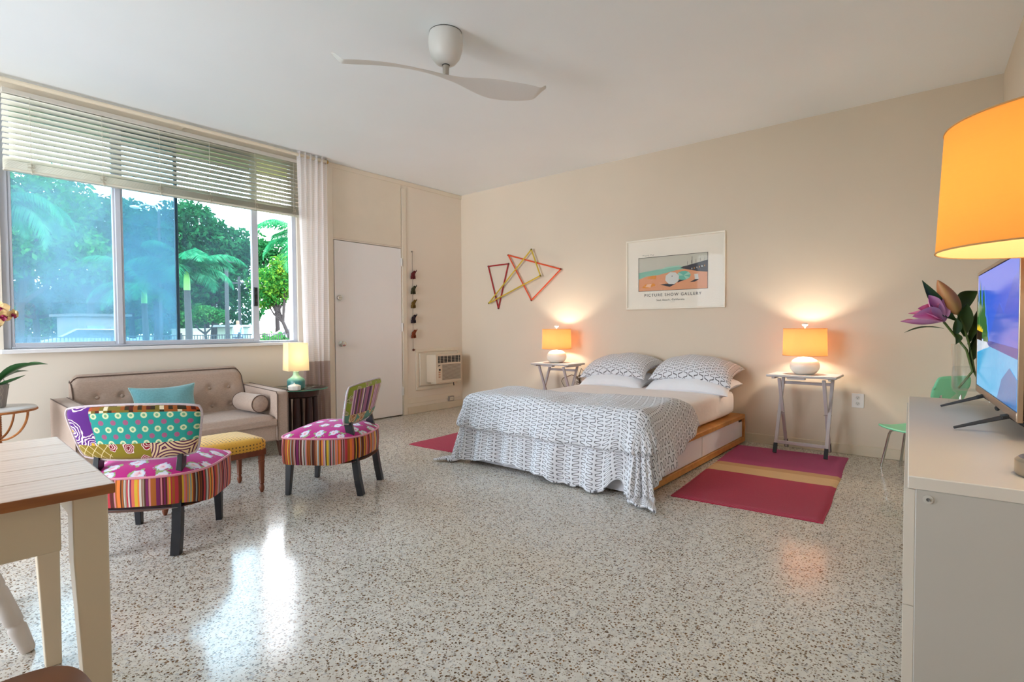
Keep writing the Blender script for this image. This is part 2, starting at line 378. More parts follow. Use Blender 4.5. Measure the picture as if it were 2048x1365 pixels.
# ------------------------------------------------------------------ curtain rod and curtain
rod = thing('curtain_rod', 'cream curtain rod running along the ceiling above the window', 'curtain rod', (.10, -3.4, 2.812))
b = MB(); b.tube([(0, -1.75, 0), (0, 1.325, 0)], .0165, 14); b.build('pole', plain('rod_cream', C(232, 219, 196), .4), rod)
b = MB(); b.lathe([(0, 0), (.02, 0), (.022, .008), (.016, .02), (0, .024)], seg=14); q = b.build('end_cap', plain('rod_gold', C(196, 160, 84), .35, metal=.7), rod); q.rotation_euler = (-PI/2, 0, 0); q.location = (0, 1.322, 0)
for y in (-1.2, .0, 1.31):
    b = MB(); b.box(-.098, -.092, -.02, .02, -.03, .034); b.bar((-.095, 0, .0), (-.012, 0, 0), .012, .012); b.build('bracket', plain('rod_cream2', C(226, 214, 190), .4), rod, loc=(0, y, 0))
def sheer(name, c, tr):
    x = NT(name); x.nt.nodes.remove(x.b); t = x.n('ShaderNodeBsdfTransparent'); d = x.n('ShaderNodeBsdfDiffuse'); d.inputs[0].default_value = c
    l = x.n('ShaderNodeBsdfTranslucent'); l.inputs[0].default_value = c; a = x.n('ShaderNodeMixShader'); a.inputs[0].default_value = .45; x.l(d.outputs[0], a.inputs[1]); x.l(l.outputs[0], a.inputs[2])
    m2 = x.n('ShaderNodeMixShader'); s = x.xyz(x.co()); th = x.m('MULTIPLY', x.m('ADD', .8, x.m('MULTIPLY', x.m('SINE', x.m('MULTIPLY', s[2], 900)), .2)), 1-tr)
    x.l(th, m2.inputs[0]); x.l(t.outputs[0], m2.inputs[1]); x.l(a.outputs[0], m2.inputs[2]); x.l(m2.outputs[0], x.out.inputs[0]); return x.mat
cu = thing('curtain', 'sheer white curtain with taupe lower band gathered beside the door', 'curtain', (.10, -2.23, .03))
def cfn(z0, z1, yo=0):
    def f(u, v):
        z = z0+(z1-z0)*v; k = z/2.8
        amp = .030+.012*math.sin(u*9+1)
        wdt = .335*(1-.10*math.sin(k*PI))
        y = -wdt/2+wdt*u+.012*math.sin(u*13+z*1.6)*(1-k)
        x = amp*math.sin(u*2*PI*5.5+.5*math.sin(z*1.3))*(.75+.25*(1-k))+.01*math.sin(z*2+u*5)
        return (x+yo, y, z)
    return f
b = MB(); b.grid(cfn(.70, 2.815), 110, 40); b.build('sheer_panel', sheer('sheer_white', C(250, 247, 249), .36), cu)
b = MB(); b.grid(cfn(0, .70), 110, 16); b.build('lower_band', sheer('sheer_taupe', C(184, 164, 160), .05), cu)
b = MB()
for k in range(6):
    y = -.15+k*.06; b.tube([(.0, y, 2.782+0*k)]+[(.026*math.sin(t*PI/6), y, 2.782+.026*math.cos(t*PI/6)-.026+.0) for t in range(0, 1)], .001, 4) if False else None
    pts = [(.026*math.cos(t*PI/8), y+.006*math.sin(k), 2.782+.026*math.sin(t*PI/8)) for t in range(16)]
    b = MB(); b.tube(pts, .0045, 6, closed=True); b.build('grommet', m_steel, cu)
# ------------------------------------------------------------------ bed
m_bedwood = wood('bed_wood', C(208, 150, 78), C(178, 116, 50), (3, 22, 22), .4)
m_bedwhite = plain('bed_white', C(232, 232, 240), .35, .02)
bd = thing('platform_bed', 'wooden platform bed with white storage drawers', 'bed', (2.945, -1.085, 0))
bx0, bx1, by0, by1 = -.765, .765, -1.035, 1.035
part('bottom_rail', m_bedwood, bd, (bx0, bx1, by0+.03, by1, .012, .055), bevel=.003)
part('carcass', plain('bed_carcass', C(70, 52, 36), .6), bd, (bx0+.02, bx1-.022, by0+.03, by1, .055, .225))
part('top_frame', m_bedwood, bd, (bx0, bx1, by0+.0, by1, .225, .262), bevel=.004)
part('headboard_panel', m_bedwood, bd, (bx0, bx1, by1-.03, by1, .055, .225), bevel=.003)
for s in (-1, 1):
    for (a, b_, n) in ((by0+.03, -.005, 0), (.005, by1-.035, 1)):
        xx = s*(bx1-.016); b = MB(); xa, xb = sorted((xx, xx-s*.02))
        if n: pl = [(a, .058), (b_, .058), (b_, .195), (b_-.09, .195), (b_-.115, .222), (a, .222)]
        else: pl = [(a, .058), (b_, .058), (b_, .222), (a+.115, .222), (a+.09, .195), (a, .195)]
        b.prism(pl, xa, xb, 'yz'); b.build('drawer_front', m_bedwhite, bd, bevel=.002)
part('foot_panel', m_bedwhite, bd, (bx0+.005, bx1-.005, by0+.005, by0+.028, .012, .222), bevel=.002)
for x in (-.6, .6):
    for y in (-.8, .8): part('foot', m_dark, bd, (x-.03, x+.03, y-.03, y+.03, 0, .012))
# mattress with fitted sheet
def linen(name, c, sc=1):
    x = NT(name); v = x.co(); x.base(x.mix(x.noise(v, 4, 3), c, tuple(q*.93 for q in c[:3])+(1,))); x.set(rough=.9, sheen=.15, spec=.15)
    x.bump(x.m('ADD', x.m('MULTIPLY', x.noise(v, 9*sc, 4, .6), 1.0), x.m('MULTIPLY', x.noise(v, 500, 1), .03)), .35, .02); return x.mat
m_sheet = linen('white_sheet', C(240, 234, 232)); m_plw = linen('white_pillowcase', C(240, 241, 246), 1.5)
def sup(c, n): return math.copysign(abs(c)**n, c)
b = MB()
def matt(u, v):
    t = 2*PI*u; s = [(.0, 0), (.97, 0), (1, .03), (1.003, .10), (1, .17), (.985, .205), (.95, .222), (.5, .226), (0, .226)][int(round(v*8))]
    a, e = .735, .98
    x = sup(math.cos(t), .16)*a; y = sup(math.sin(t), .16)*e
    k = .02
    if s[0] > .9: return ((x if s[0] > .99 else x*(1-(1-s[0])*.9)), (y if s[0] > .99 else y*(1-(1-s[0])*.9)), s[1]+.004*math.sin(x*5)*math.sin(y*4))
    return (x*s[0], y*s[0], s[1])
b.grid(matt, 96, 8, closeu=True)
tag(b.build('mattress', m_sheet, None, ang=60, sub=1, loc=(2.925, -1.045, .263)), 'mattress under a fitted white sheet on the platform bed', 'mattress')
# squiggle print
def squig(name, ground, line, sc=1.0):
    x = NT(name); s = x.xyz(x.co('UV'))
    wob = x.m('MULTIPLY', x.noise(x.co('UV'), 9, 2), .012)
    u = x.m('ADD', x.m('MULTIPLY', s[0], sc), wob); v = x.m('ADD', x.m('MULTIPLY', s[1], sc), wob)
    P, A, K = .047, .0165, 2*PI/.031
    def line_(off, ph):
        q = x.m('ADD', u, off)
        cell = x.m('FLOOR', x.m('DIVIDE', q, P)); loc = x.m('SUBTRACT', q, x.m('MULTIPLY', x.m('ADD', cell, .5), P))
        phs = x.m('ADD', x.m('MULTIPLY', v, K), x.m('ADD', x.m('MULTIPLY', cell, 2.3), ph))
        si = x.m('SINE', phs)
        q2 = x.m('ADD', x.m('MULTIPLY', si, si), .55); rt = x.m('SQRT', q2)
        bl = x.m('MULTIPLY', x.m('DIVIDE', si, rt), A*1.245)   # squared-off meander
        d = x.m('ABSOLUTE', x.m('SUBTRACT', loc, bl))
        co_ = x.m('COSINE', phs)
        gr = x.m('MULTIPLY', x.m('DIVIDE', co_, x.m('MULTIPLY', q2, rt)), A*1.245*K*.55)
        sl = x.m('DIVIDE', d, x.m('SQRT', x.m('ADD', 1, x.m('MULTIPLY', gr, gr))))
        return sl
    d = line_(0, 0)
    f = x.m('SUBTRACT', 1, x.step(d, .0014, .0028))
    x.base(x.mix(f, ground, line)); x.set(rough=.92, sheen=.15, spec=.12)
    o = x.co(); x.bump(x.m('ADD', x.m('MULTIPLY', x.noise(o, 7, 4, .6), 1), x.m('MULTIPLY', x.noise(o, 28, 3), .3)), .4, .03)
    return x.mat
m_squig = squig('squiggle_cotton', C(228, 229, 235), C(96, 94, 98))
# duvet
X0, X1, YF, YH, ZT = 2.20, 3.655, -2.065, -1.40, .515
def smst(a, b, x):
    t = max(0, min(1, (x-a)/(b-a))); return t*t*(3-2*t)
def duv(u, v):
    Y = YH-(YH-YF+.61)*v
    fr = smst(-1.4, -2.1, Y)
    Ro = .20+.26*smst(-1.4, -1.95, Y)+.05*smst(-2.1, -2.4, Y)+.018*math.sin(Y*11); Lo = .40+.12*fr
    cut = 0
    X = (X0-Lo)+(X1-X0+Lo+Ro)*u
    if Y < YF:                                                     # wavy front hem
        e = (X-X0)/(X1-X0); hem = .93-.05*math.sin(e*5+.4)*smst(0, .3, e)-.16*math.exp(-((e-.93)/.05)**2)+.015*math.sin(e*31)
        if e > .97: hem = .95+.12*smst(.97, 1.15, e)
        Y = YF+(Y-YF)*max(.55, hem)
    a = max(0, X-X1)-max(0, X0-X); bb = max(0, YF-Y); cx = min(max(X, X0), X1); cy = max(Y, YF)
    if a > 0: cy += .55*a*(1-smst(-1.4, -2.0, Y))
    L = math.hypot(a, bb); nx, ny = (a/L, -bb/L) if L > 1e-6 else (0, 0)
    rr = .085
    nz = noise.noise(Vector((X*2.2, Y*2.2, 3)))*.022+noise.noise(Vector((X*6, Y*6, 9)))*.009
    puff = .03*smst(0, .25, YH-Y)
    if L < rr*PI/2: h = rr*math.sin(L/rr); dr = rr*(1-math.cos(L/rr)); hang = 0
    else:
        q = L-rr*PI/2; hang = q; h = rr+.16*q; dr = rr+.985*q
    tpar = (X*1.0 if abs(a) < 1e-6 else cx+Y*1.0) if bb > 0 else Y
    if a and bb: tpar = cx+math.atan2(bb, abs(a))*.5
    am = smst(0, .30, hang)
    h += am*(.020*math.sin(tpar*19+.7*math.sin(tpar*5))+.012*math.sin(tpar*43+1))+nz*(.4+am)
    if bb > 0 and hang > 0: h += .022*smst(.02, .14, hang)-.040*smst(.165, .19, hang)+.012*smst(.2, .4, hang)
    z = ZT+puff-dr+(nz*1.1 if hang == 0 else 0)
    z -= .035*smst(.05, -.0, YH-Y)
    fl = .022
    if z < fl: h += (fl-z)*.8; z = fl+.006*math.sin(tpar*40)
    return (cx+nx*h-2.945, cy+ny*h+1.085, z)
def duvuv(u, v):
    Y = YH-(YH-YF+.61)*v; return (1.6+1.95*u, -Y)
b = MB(); b.grid(duv, 230, 150, uvf=duvuv)
dv = tag(b.build('duvet', m_squig, None, ang=80, solid=.014, loc=(2.945, -1.085, 0)), 'white duvet with grey squiggle print draped over the bed foot', 'duvet')
# pillows
def pillow(name, m, w, d, h, label, loc, rot, cat='pillow', group=None, piping=None, seed=0, pinch=.12, sag=0):
    def f(sgn):
        def g(u, v):
            s = 2*u-1; t = 2*v-1
            k = (1-abs(s)**2.6)*(1-abs(t)**2.6); z = sgn*h/2*max(k, 0)**.42
            x = s*w/2*(1-pinch*(1-abs(s)**1)*0-pinch*.55*(1-t*t)*abs(s)**3); y = t*d/2*(1-pinch*.75*(1-s*s)*abs(t)**3)
            z += .012*noise.noise(Vector((x*7+seed, y*7, sgn)))*min(1, k*3)
            z -= sag*(.55*abs(s)**2.2+.8*(abs(t)**2.2 if t < 0 else .35*t*t))
            return (x, y, z)
        return g
    b = MB(); b.grid(f(1), 36, 28, uvf=lambda u, v: (u*w+seed, v*d)); b.grid(lambda u, v: f(-1)(1-u, v), 36, 28, uvf=lambda u, v: (u*w+seed, v*d))
    if piping:
        t = thing(name, label, cat, loc); t.rotation_euler = rot; b.build('cushion_cover', m, t, ang=80)
        e = MB(); n = 28; pts = [f(1)(i/n, 0) for i in range(n)]+[f(1)(1, i/n) for i in range(n)]+[f(1)(1-i/n, 1) for i in range(n)]+[f(1)(0, 1-i/n) for i in range(n)]
        e.tube(pts, .005, 6, closed=True); e.build('piping', piping, t); return t
    o = b.build(name, m, None, ang=80, loc=loc); o.rotation_euler = rot
    return tag(o, label, cat, group)
D = math.radians
pillow('bed_pillow', m_plw, .69, .46, .145, 'plain white pillow under patterned one, bed side nearer the door', (2.575, -.33, .567), (D(5), 0, D(-1)), group='pillows on the bed', seed=1, sag=.055)
pillow('bed_pillow', m_plw, .76, .46, .145, 'plain white pillow under patterned one, bed side nearer the striped rug', (3.33, -.34, .567), (D(5), 0, D(1)), group='pillows on the bed', seed=2, sag=.055)
pillow('bed_pillow', m_squig, .74, .48, .15, 'grey squiggle-print pillow on the bed, nearer the air conditioner', (2.56, -.285, .712), (D(11), D(-2), D(-2)), group='pillows on the bed', seed=3, sag=.085)
pillow('bed_pillow', m_squig, .74, .48, .15, 'grey squiggle-print pillow on the bed, nearer the striped rug', (3.345, -.29, .712), (D(11), D(3), D(2.5)), group='pillows on the bed', seed=4, sag=.085)

# ------------------------------------------------------------------ rugs
def rugmat(name):
    x = NT(name); o = x.co(); s = x.xyz(o)
    y = x.m('ADD', s[1], x.m('MULTIPLY', x.noise(o, 30, 1), .006))
    c = x.ramp(x.m('ADD', x.m('DIVIDE', y, 1.76), .5), [(0, C(178, 10, 62)), (.435, C(188, 18, 48)), (.437, C(224, 186, 130)), (.545, C(205, 158, 104)), (.60, C(176, 48, 112)), (1, C(170, 50, 112))], 'CONSTANT')
    nz = x.noise(x.co(scale=(6, 60, 1)), 1, 4)
    x.base(x.mix(x.m('MULTIPLY', nz, .25), c, C(130, 16, 66))); x.set(rough=.95, sheen=.25, spec=.1)
    x.bump(x.m('ADD', x.m('SINE', x.m('MULTIPLY', s[1], 900)), x.noise(o, 350, 2)), .4, .004); return x.mat
m_rug = rugmat('rug_wool')
def rug(label, loc, rz, w=.84):
    b = MB(); L = 1.76
    def f(u, v):
        x = -w/2+w*u; y = -L/2+L*v; e = min(u*w, (1-u)*w, v*L, (1-v)*L)
        return (x+.004*math.sin(y*9), y+.003*math.sin(x*11), .010*min(1, (e/.012))**.5+.0015*math.sin(x*8)*math.sin(y*6)+.001)
    b.grid(f, 40, 60)
    b.box(-w/2+.002, w/2-.002, -L/2+.002, L/2-.002, 0, .004)
    o = b.build('area_rug', m_rug, None, ang=50, loc=loc); o.rotation_euler = (0, 0, rz); return tag(o, label, 'rug', 'striped rugs beside the bed')
rug('crimson and purple rug with tan stripe under the bedside tray table', (4.18, -1.07, 0), D(4.0))
rug('crimson rug mostly hidden behind the bed, towards the front door', (1.72, -1.14, 0), D(2.5))

# ------------------------------------------------------------------ folding tray tables
m_tray = plain('tray_grey', C(206, 200, 198), .5, .08, 9); m_trayl = plain('tray_leg', C(200, 192, 194), .5, .08, 9)
def tray():
    t = thing('tray_table', 'grey folding tray table carrying a lit lamp over the striped rug', 'side table', (4.235, -.25, .0115), 0, 'folding tray tables by the bed')
    b = MB(); b.box(-.255, .255, -.17, .17, .638, .658); b.build('tray_top', m_tray, t, bevel=.006)
    for s in (-1, 1):
        b = MB(); b.bar((s*.185, -.165, .012), (s*.185, .12, .625), .018, .026, (1, 0, 0)); a = b.build('leg', m_trayl, t, bevel=.003)
        b = MB(); b.bar((s*.185, -.166, .012), (s*.185, -.132, .085), .0195, .028, (1, 0, 0)); b.build('leg_tip', m_black, a)
        b = MB(); b.bar((s*.162, .14, .012), (s*.162, -.13, .625), .018, .026, (1, 0, 0)); a = b.build('leg', m_trayl, t, bevel=.003)
        b = MB(); b.bar((s*.162, .141, .012), (s*.162, .109, .085), .0195, .028, (1, 0, 0)); b.build('leg_tip', m_black, a)
        b = MB(); b.lathe([(0, -.03), (.004, -.03), (.004, .03), (0, .03)], seg=8); q = b.build('pivot_bolt', m_steel, t, loc=(s*.172, -.012, .335)); q.rotation_euler = (0, PI/2, 0)
        b = MB(); b.box(s*.205-.012, s*.205+.012, -.15, .15, .622, .638); b.build('cleat', m_tray, t, bevel=.003)
    b = MB(); b.box(-.18, .18, -.138, -.122, .085, .112); b.build('cross_rail', m_trayl, t, bevel=.003)
    b = MB(); b.box(-.18, .18, .10, .116, .56, .585); b.build('cross_rail', m_trayl, t, bevel=.003)
    b = MB(); b.box(-.10, .03, -.155, -.10, .622, .638); b.build('clip', m_tray, t, bevel=.002)
    return t
t0 = tray()
dup(t0, (1.765, -.26, .0115), 0, 'grey folding tray table carrying a lit lamp behind the bed')
# ------------------------------------------------------------------ bedside lamps
def shade_mat(name, c, em=None):
    x = NT(name); x.nt.nodes.remove(x.b); d = x.n('ShaderNodeBsdfDiffuse'); l = x.n('ShaderNodeBsdfTranslucent')
    v = x.co(); s = x.xyz(v); f = x.m('MULTIPLY', x.noise(x.co(scale=(1, 1, 60)), 12, 3), .18)
    cc = x.mix(f, c, tuple(q*.7 for q in c[:3])+(1,)); x.l(cc, d.inputs[0]); x.l(cc, l.inputs[0])
    m2 = x.n('ShaderNodeMixShader'); m2.inputs[0].default_value = .55; x.l(d.outputs[0], m2.inputs[1]); x.l(l.outputs[0], m2.inputs[2]); x.l(m2.outputs[0], x.out.inputs[0]); return x.mat
m_shade = shade_mat('shade_amber', C(226, 178, 134)); m_inner = shade_mat('shade_cream', C(250, 226, 170))
m_cer = plain('ceramic_white', C(240, 238, 230), .35, .03, 30, .15, 140)
def bulb(parent, loc, e, c=(1, .89, .72), r=.035):
    l = bpy.data.lights.new('bulb', 'POINT'); l.energy = e; l.color = c; l.shadow_soft_size = r
    o = bpy.data.objects.new('bulb', l); col.objects.link(o); o.parent = parent; o.location = loc
BED_W = 6.6
m_rim = plain('rim', C(196, 150, 92), .7)
def bedlamp():
    t = thing('table_lamp', 'round white lamp with amber drum shade above the striped rug', 'lamp', (4.235, -.25, .670), 0, 'bedside lamps')
    b = MB(); pr = [(0, .0), (.06, .0), (.085, .014), (.104, .042), (.11, .068), (.104, .096), (.085, .121), (.05, .138), (.02, .143), (.0, .143)]
    b.lathe(pr, seg=72, rib=.012, nrib=36); b.build('base', m_cer, t, ang=70)
    b = MB(); b.tube([(0, 0, .14), (0, 0, .40)], .006, 8); b.build('stem', m_white, t)
    b = MB(); b.lathe([(.164, .155), (.159, .378)], seg=48); b.lathe([(.162, .155), (.157, .378)][::-1], seg=48)
    b.f = [f for f in b.f if len(f) == 4]; b.m = [0]*len(b.f); sh = b.build('shade', m_shade, t, ang=60)
    b = MB(); b.tube([(.1645*math.cos(k*PI/24), .1645*math.sin(k*PI/24), .156) for k in range(48)], .002, 6, closed=True); b.build('shade_rim', m_rim, sh); b = MB(); b.tube([(.1595*math.cos(k*PI/24), .1595*math.sin(k*PI/24), .377) for k in range(48)], .002, 6, closed=True); b.build('shade_rim', m_rim, sh)
    b = MB()
    for k in range(3):
        a = 2*PI*k/3+.4; b.tube([(0, 0, .36), (.157*math.cos(a), .157*math.sin(a), .372)], .0018, 5)
    b.build('spider', m_steel, sh)
    b = MB(); b.lathe([(0, .395), (.012, .395), (.022, .404), (.024, .413), (.016, .421), (0, .424)], seg=16); b.build('finial', m_cer, t)
    bulb(t, (0, 0, .265), BED_W)
    return t
l0 = bedlamp()
l1 = dup(l0, (1.745, -.25, .670), .7, 'round white lamp with amber drum shade between bed and corner')

# ------------------------------------------------------------------ sofa
m_sofa = cloth('sofa_linen', C(184, 162, 147), 900, .9, .10)
m_pipe = cloth('sofa_piping', C(104, 84, 74), 900)
so = thing('sofa', 'taupe two-seat sofa with button-tufted back under the window', 'sofa', (.47, -3.64, 0))
def L(x, y): return (x-.47, y+3.64)
ya, yb = -4.36+3.64, -2.92+3.64
part('seat_base', m_sofa, so, (-.33, .37, ya+.10, yb-.10, .135, .285), bevel=.015)
b = MB()
def cush(u, v):
    s = 2*u-1; t = 2*v-1; k = (1-abs(s)**8)*(1-abs(t)**8)
    return (.05+.335*s, .62*t, .285+.055*min(1, k*4)**.5+.025*k)
b.grid(cush, 30, 50); b.build('seat_cushion', m_sofa, so, ang=80)
b = MB(); b.box(-.28, .388, -.618, .618, .262, .318); b.build('cushion_border', m_sofa, so, bevel=.012)
b = MB()
btn = [(-4.102+.157*k+3.64, z) for k in range(7) for z in (.56, .41)]
def backf(u, v):
    y = (ya+.115)+(yb-ya-.23)*u; z = .28+.435*v
    e = min(u, 1-u)*(yb-ya-.23); z -= .04*max(0, 1-e/.05)**2*smst(.6, 1, v)
    x = -.135-.13*v+.018*(1-(2*u-1)**8)
    x -= .03*smst(.93, 1, v)
    for (q, zz) in btn: x -= .020*math.exp(-((y-q)**2+(z-zz)**2)/.0009)
    return (x, y, z)
b.grid(backf, 120, 40)
def backr(u, v):
    p = backf(1-u, v); return (-.36+.02*v, p[1], p[2])
b.grid(backr, 60, 20)
top = MB(); b.grid(lambda u, v: tuple(np.array(backf(u, 1))*(1-v)+np.array(backr(1-u, 1))*v+np.array([0, 0, .022*math.sin(PI*v)])), 60, 8)
for q in (0, 1): b.grid(lambda u, v: tuple(np.array(backf(q, v))*(1-u)+np.array(backr(1-q, v))*u), 6, 20)
b.build('backrest', m_sofa, so, ang=60)
b = MB(); n = 20
pts = [backf(0, .05+.95*i/n) for i in range(n)]+[backf(i/60, 1) for i in range(61)]+[backf(1, 1-.95*i/n) for i in range(1, n)]
b.tube([(p[0]+.003, p[1], p[2]+.004) for p in pts], .0045, 6); b.build('back_piping', m_pipe, so)
for (q, zz) in btn:
    u = (q-(ya+.115))/(yb-ya-.23); v = (zz-.28)/.435; p = backf(u, v)
    b = MB(); b.ell((p[0]+.004, p[1], p[2]), (.008, .014, .014), 12, 6); b.build('tuft_button', m_sofa, so)
for s in (-1, 1):
    yc = (ya+.055) if s < 0 else (yb-.055)
    b = MB()
    pl = [(-.34, .135), (.378, .135), (.382, .53), (.36, .548), (-.34, .572)]
    vs = []
    b.prism(pl, yc-.052, yc+.052, 'xz'); a = b.build('arm', m_sofa, so, bevel=.018, seg=3)
    for k in (-1, 1):
        e = MB(); yy = yc+k*.046; e.tube([(.378, yy, .14), (.384, yy, .52), (.362, yy, .546), (-.33, yy, .571)], .004, 6); e.build('arm_piping', m_pipe, a)
m_leg = wood('sofa_leg', C(84, 50, 34), C(52, 30, 20), (20, 20, 3))
for x in (-.28, .335):
    for y in (ya+.06, yb-.06):
        b = MB(); b.bar((x, y, .135), (x+(.01 if x > 0 else -.01), y+(.006 if y > 0 else -.006), 0), .05, .05, (1, 0, 0), .03, .03); b.build('leg', m_leg, so, bevel=.003)
pillow('throw_pillow', cloth('teal_velvet', C(112, 172, 180), 300, .75, .1, .6), .46, .28, .13, 'teal blue rectangular throw pillow leaning on the sofa back', (.40, -3.70, .495), (D(90-22), 0, D(90)), 'pillow', None, cloth('teal_piping', C(158, 204, 206), 300), 5, .22)
b = MB(); b.lathe([(0, -.175), (.055, -.175), (.07, -.168), (.075, -.15), (.076, 0), (.075, .15), (.07, .168), (.055, .175), (0, .175)], seg=28)
q = thing('bolster', 'small taupe cylindrical bolster cushion lying against the sofa arm', 'cushion', (.575, -3.12, .446)); q.rotation_euler = (0, PI/2, D(2))
b.build('cushion_cover', m_sofa, q); b = MB()
for z in (-.17, .17): b.tube([(.071*math.cos(k*PI/14), .071*math.sin(k*PI/14), z) for k in range(28)], .0035, 6, closed=True)
b.build('piping', m_pipe, q)
# ------------------------------------------------------------------ slipper chairs: printed fabrics
def fin(x, c, rough=.85):
    x.base(c); x.set(rough=rough, spec=.2, sheen=.1); x.bump(x.noise(x.co(), 500, 2), .12, .002); return x.mat
def stripes(name, n=95, cols=None, seed=0.0, vert=0):
    x = NT(name); s = x.xyz(x.co('UV')); u = s[vert]
    cols = cols or [C(122, 64, 40), C(214, 178, 56), C(188, 60, 70), C(96, 34, 40), C(206, 196, 186), C(170, 96, 40), C(220, 110, 90), C(86, 50, 36), C(156, 140, 120), C(232, 128, 60), C(120, 40, 90), C(206, 130, 140), C(60, 30, 34), C(150, 160, 160)]
    def lay(k, sd):
        w_ = x.n('ShaderNodeTexWhiteNoise', noise_dimensions='1D'); x.l(x.m('ADD', x.m('FLOOR', x.m('MULTIPLY', u, k)), sd), w_.inputs['W']); return x.xyz(w_.outputs['Color'])
    a = lay(n*.45, seed); b = lay(n, seed+31)
    N = len(cols); ca_ = x.ramp(a[0], [(i/N, c) for i, c in enumerate(cols)], 'CONSTANT'); cb = x.ramp(b[0], [(i/N, c) for i, c in enumerate(cols[::-1])], 'CONSTANT')
    return fin(x, x.mix(x.m('GREATER_THAN', b[1], .45), ca_, cb))
def roses(name):
    x = NT(name); v = x.co('UV'); m = x.n('ShaderNodeMapping'); x.l(v, m.inputs[0]); m.inputs['Scale'].default_value = (1, 1.25, 1)
    dv = x.n('ShaderNodeVectorMath', operation='MULTIPLY_ADD'); x.l(x.noise(v, 38, 3, out=1), dv.inputs[0]); dv.inputs[1].default_value = (.05, .05, 0); x.l(m.outputs[0], dv.inputs[2])
    t = x.n('ShaderNodeTexVoronoi', feature='F1', voronoi_dimensions='2D'); x.l(dv.outputs[0], t.inputs['Vector']); t.inputs['Scale'].default_value = 8.5; t.inputs['Randomness'].default_value = .55
    d = t.outputs['Distance']
    pet = x.noise(v, 70, 3)
    fl = x.m('ADD', d, x.m('MULTIPLY', x.m('SUBTRACT', pet, .5), .22))
    ground = x.mix(x.noise(v, 3, 2), C(196, 38, 140), C(176, 26, 112))
    leaf = x.m('MULTIPLY', x.m('LESS_THAN', fl, .36), x.m('GREATER_THAN', x.noise(v, 26, 2), .52))
    c = x.mix(leaf, ground, C(150, 172, 112)); fc = x.ramp(x.m('MULTIPLY', d, 4), [(0, C(214, 120, 150)), (.35, C(236, 206, 216)), (.7, C(226, 226, 240)), (1, C(200, 210, 230))])
    return fin(x, x.mix(x.m('LESS_THAN', fl, .26), c, fc))
def dots(name):
    x = NT(name); s = x.xyz(x.co('UV')); r = x.m('MULTIPLY', s[1], 31); row = x.m('FLOOR', r); odd = x.m('FLOORED_MODULO', row, 2)
    u = x.m('ADD', x.m('MULTIPLY', s[0], 18.5), x.m('MULTIPLY', odd, .5)); fu = x.m('SUBTRACT', x.m('FRACT', u), .5); fv = x.m('MULTIPLY', x.m('SUBTRACT', x.m('FRACT', r), .5), .6)
    d = x.m('SQRT', x.m('ADD', x.m('MULTIPLY', fu, fu), x.m('MULTIPLY', fv, fv)))
    an = x.m('SINE', x.m('MULTIPLY', x.m('ARCTAN2', fv, fu), 16)); ring = x.m('MULTIPLY', x.m('LESS_THAN', d, x.m('ADD', .255, x.m('MULTIPLY', an, .02))), x.m('GREATER_THAN', d, .115))
    tl = C(48, 158, 148); c = x.mix(x.m('MULTIPLY', ring, x.m('SUBTRACT', 1, odd)), tl, C(214, 224, 180)); c = x.mix(x.m('MULTIPLY', x.m('LESS_THAN', d, .10), x.m('SUBTRACT', 1, odd)), c, C(120, 176, 130))
    c = x.mix(x.m('MULTIPLY', x.m('LESS_THAN', d, .22), odd), c, C(166, 96, 130)); return fin(x, c)
def checks(name):
    x = NT(name); s = x.xyz(x.co('UV')); w_ = x.n('ShaderNodeTexWhiteNoise', noise_dimensions='2D'); x.l(x.vec(x.m('FLOOR', x.m('MULTIPLY', s[0], 55)), x.m('FLOOR', x.m('MULTIPLY', s[1], 60))), w_.inputs['Vector'])
    return fin(x, x.ramp(x.xyz(w_.outputs['Color'])[0], [(0, C(150, 84, 36)), (.22, C(54, 44, 26)), (.4, C(120, 104, 40)), (.6, C(222, 208, 176)), (.75, C(176, 80, 36)), (.9, C(84, 34, 26))], 'CONSTANT'))
def blossoms(name, ground, petal, edge, centre, sc=11, th=.40):
    x = NT(name); v = x.co('UV'); t = x.n('ShaderNodeTexVoronoi', feature='F1', voronoi_dimensions='2D'); dv = x.n('ShaderNodeVectorMath', operation='MULTIPLY_ADD'); x.l(x.noise(v, 30, 1, out=1), dv.inputs[0]); dv.inputs[1].default_value = (.03, .03, 0); x.l(v, dv.inputs[2]); x.l(dv.outputs[0], t.inputs['Vector']); t.inputs['Scale'].default_value = sc
    d = t.outputs['Distance']; rings = x.m('SINE', x.m('MULTIPLY', d, 62)); pets = x.vor(v, sc*7)
    c = x.mix(x.m('LESS_THAN', d, th), ground, petal); c = x.mix(x.m('MULTIPLY', x.m('LESS_THAN', d, th), x.m('GREATER_THAN', x.m('ADD', rings, x.m('MULTIPLY', pets, .9)), .75)), c, edge); c = x.mix(x.m('LESS_THAN', d, .08), c, centre); return fin(x, c)
def wavesp(name, ground, line, k=70):
    x = NT(name); v = x.co('UV'); t = x.n('ShaderNodeTexVoronoi', feature='F1', voronoi_dimensions='2D'); x.l(v, t.inputs['Vector']); t.inputs['Scale'].default_value = 7
    return fin(x, x.mix(x.m('GREATER_THAN', x.m('SINE', x.m('MULTIPLY', t.outputs['Distance'], k)), .25), ground, line))
def lattice(name):
    x = NT(name); s = x.xyz(x.co('UV')); a = x.m('ABSOLUTE', x.m('SINE', x.m('MULTIPLY', x.m('ADD', s[0], s[1]), 66))); b = x.m('ABSOLUTE', x.m('SINE', x.m('MULTIPLY', x.m('SUBTRACT', s[0], s[1]), 66)))
    return fin(x, x.mix(x.m('LESS_THAN', x.m('MINIMUM', a, b), .13), C(140, 118, 34), C(226, 208, 160)))
f_str = stripes('seat_stripes', 150); f_rose = roses('rose_print')
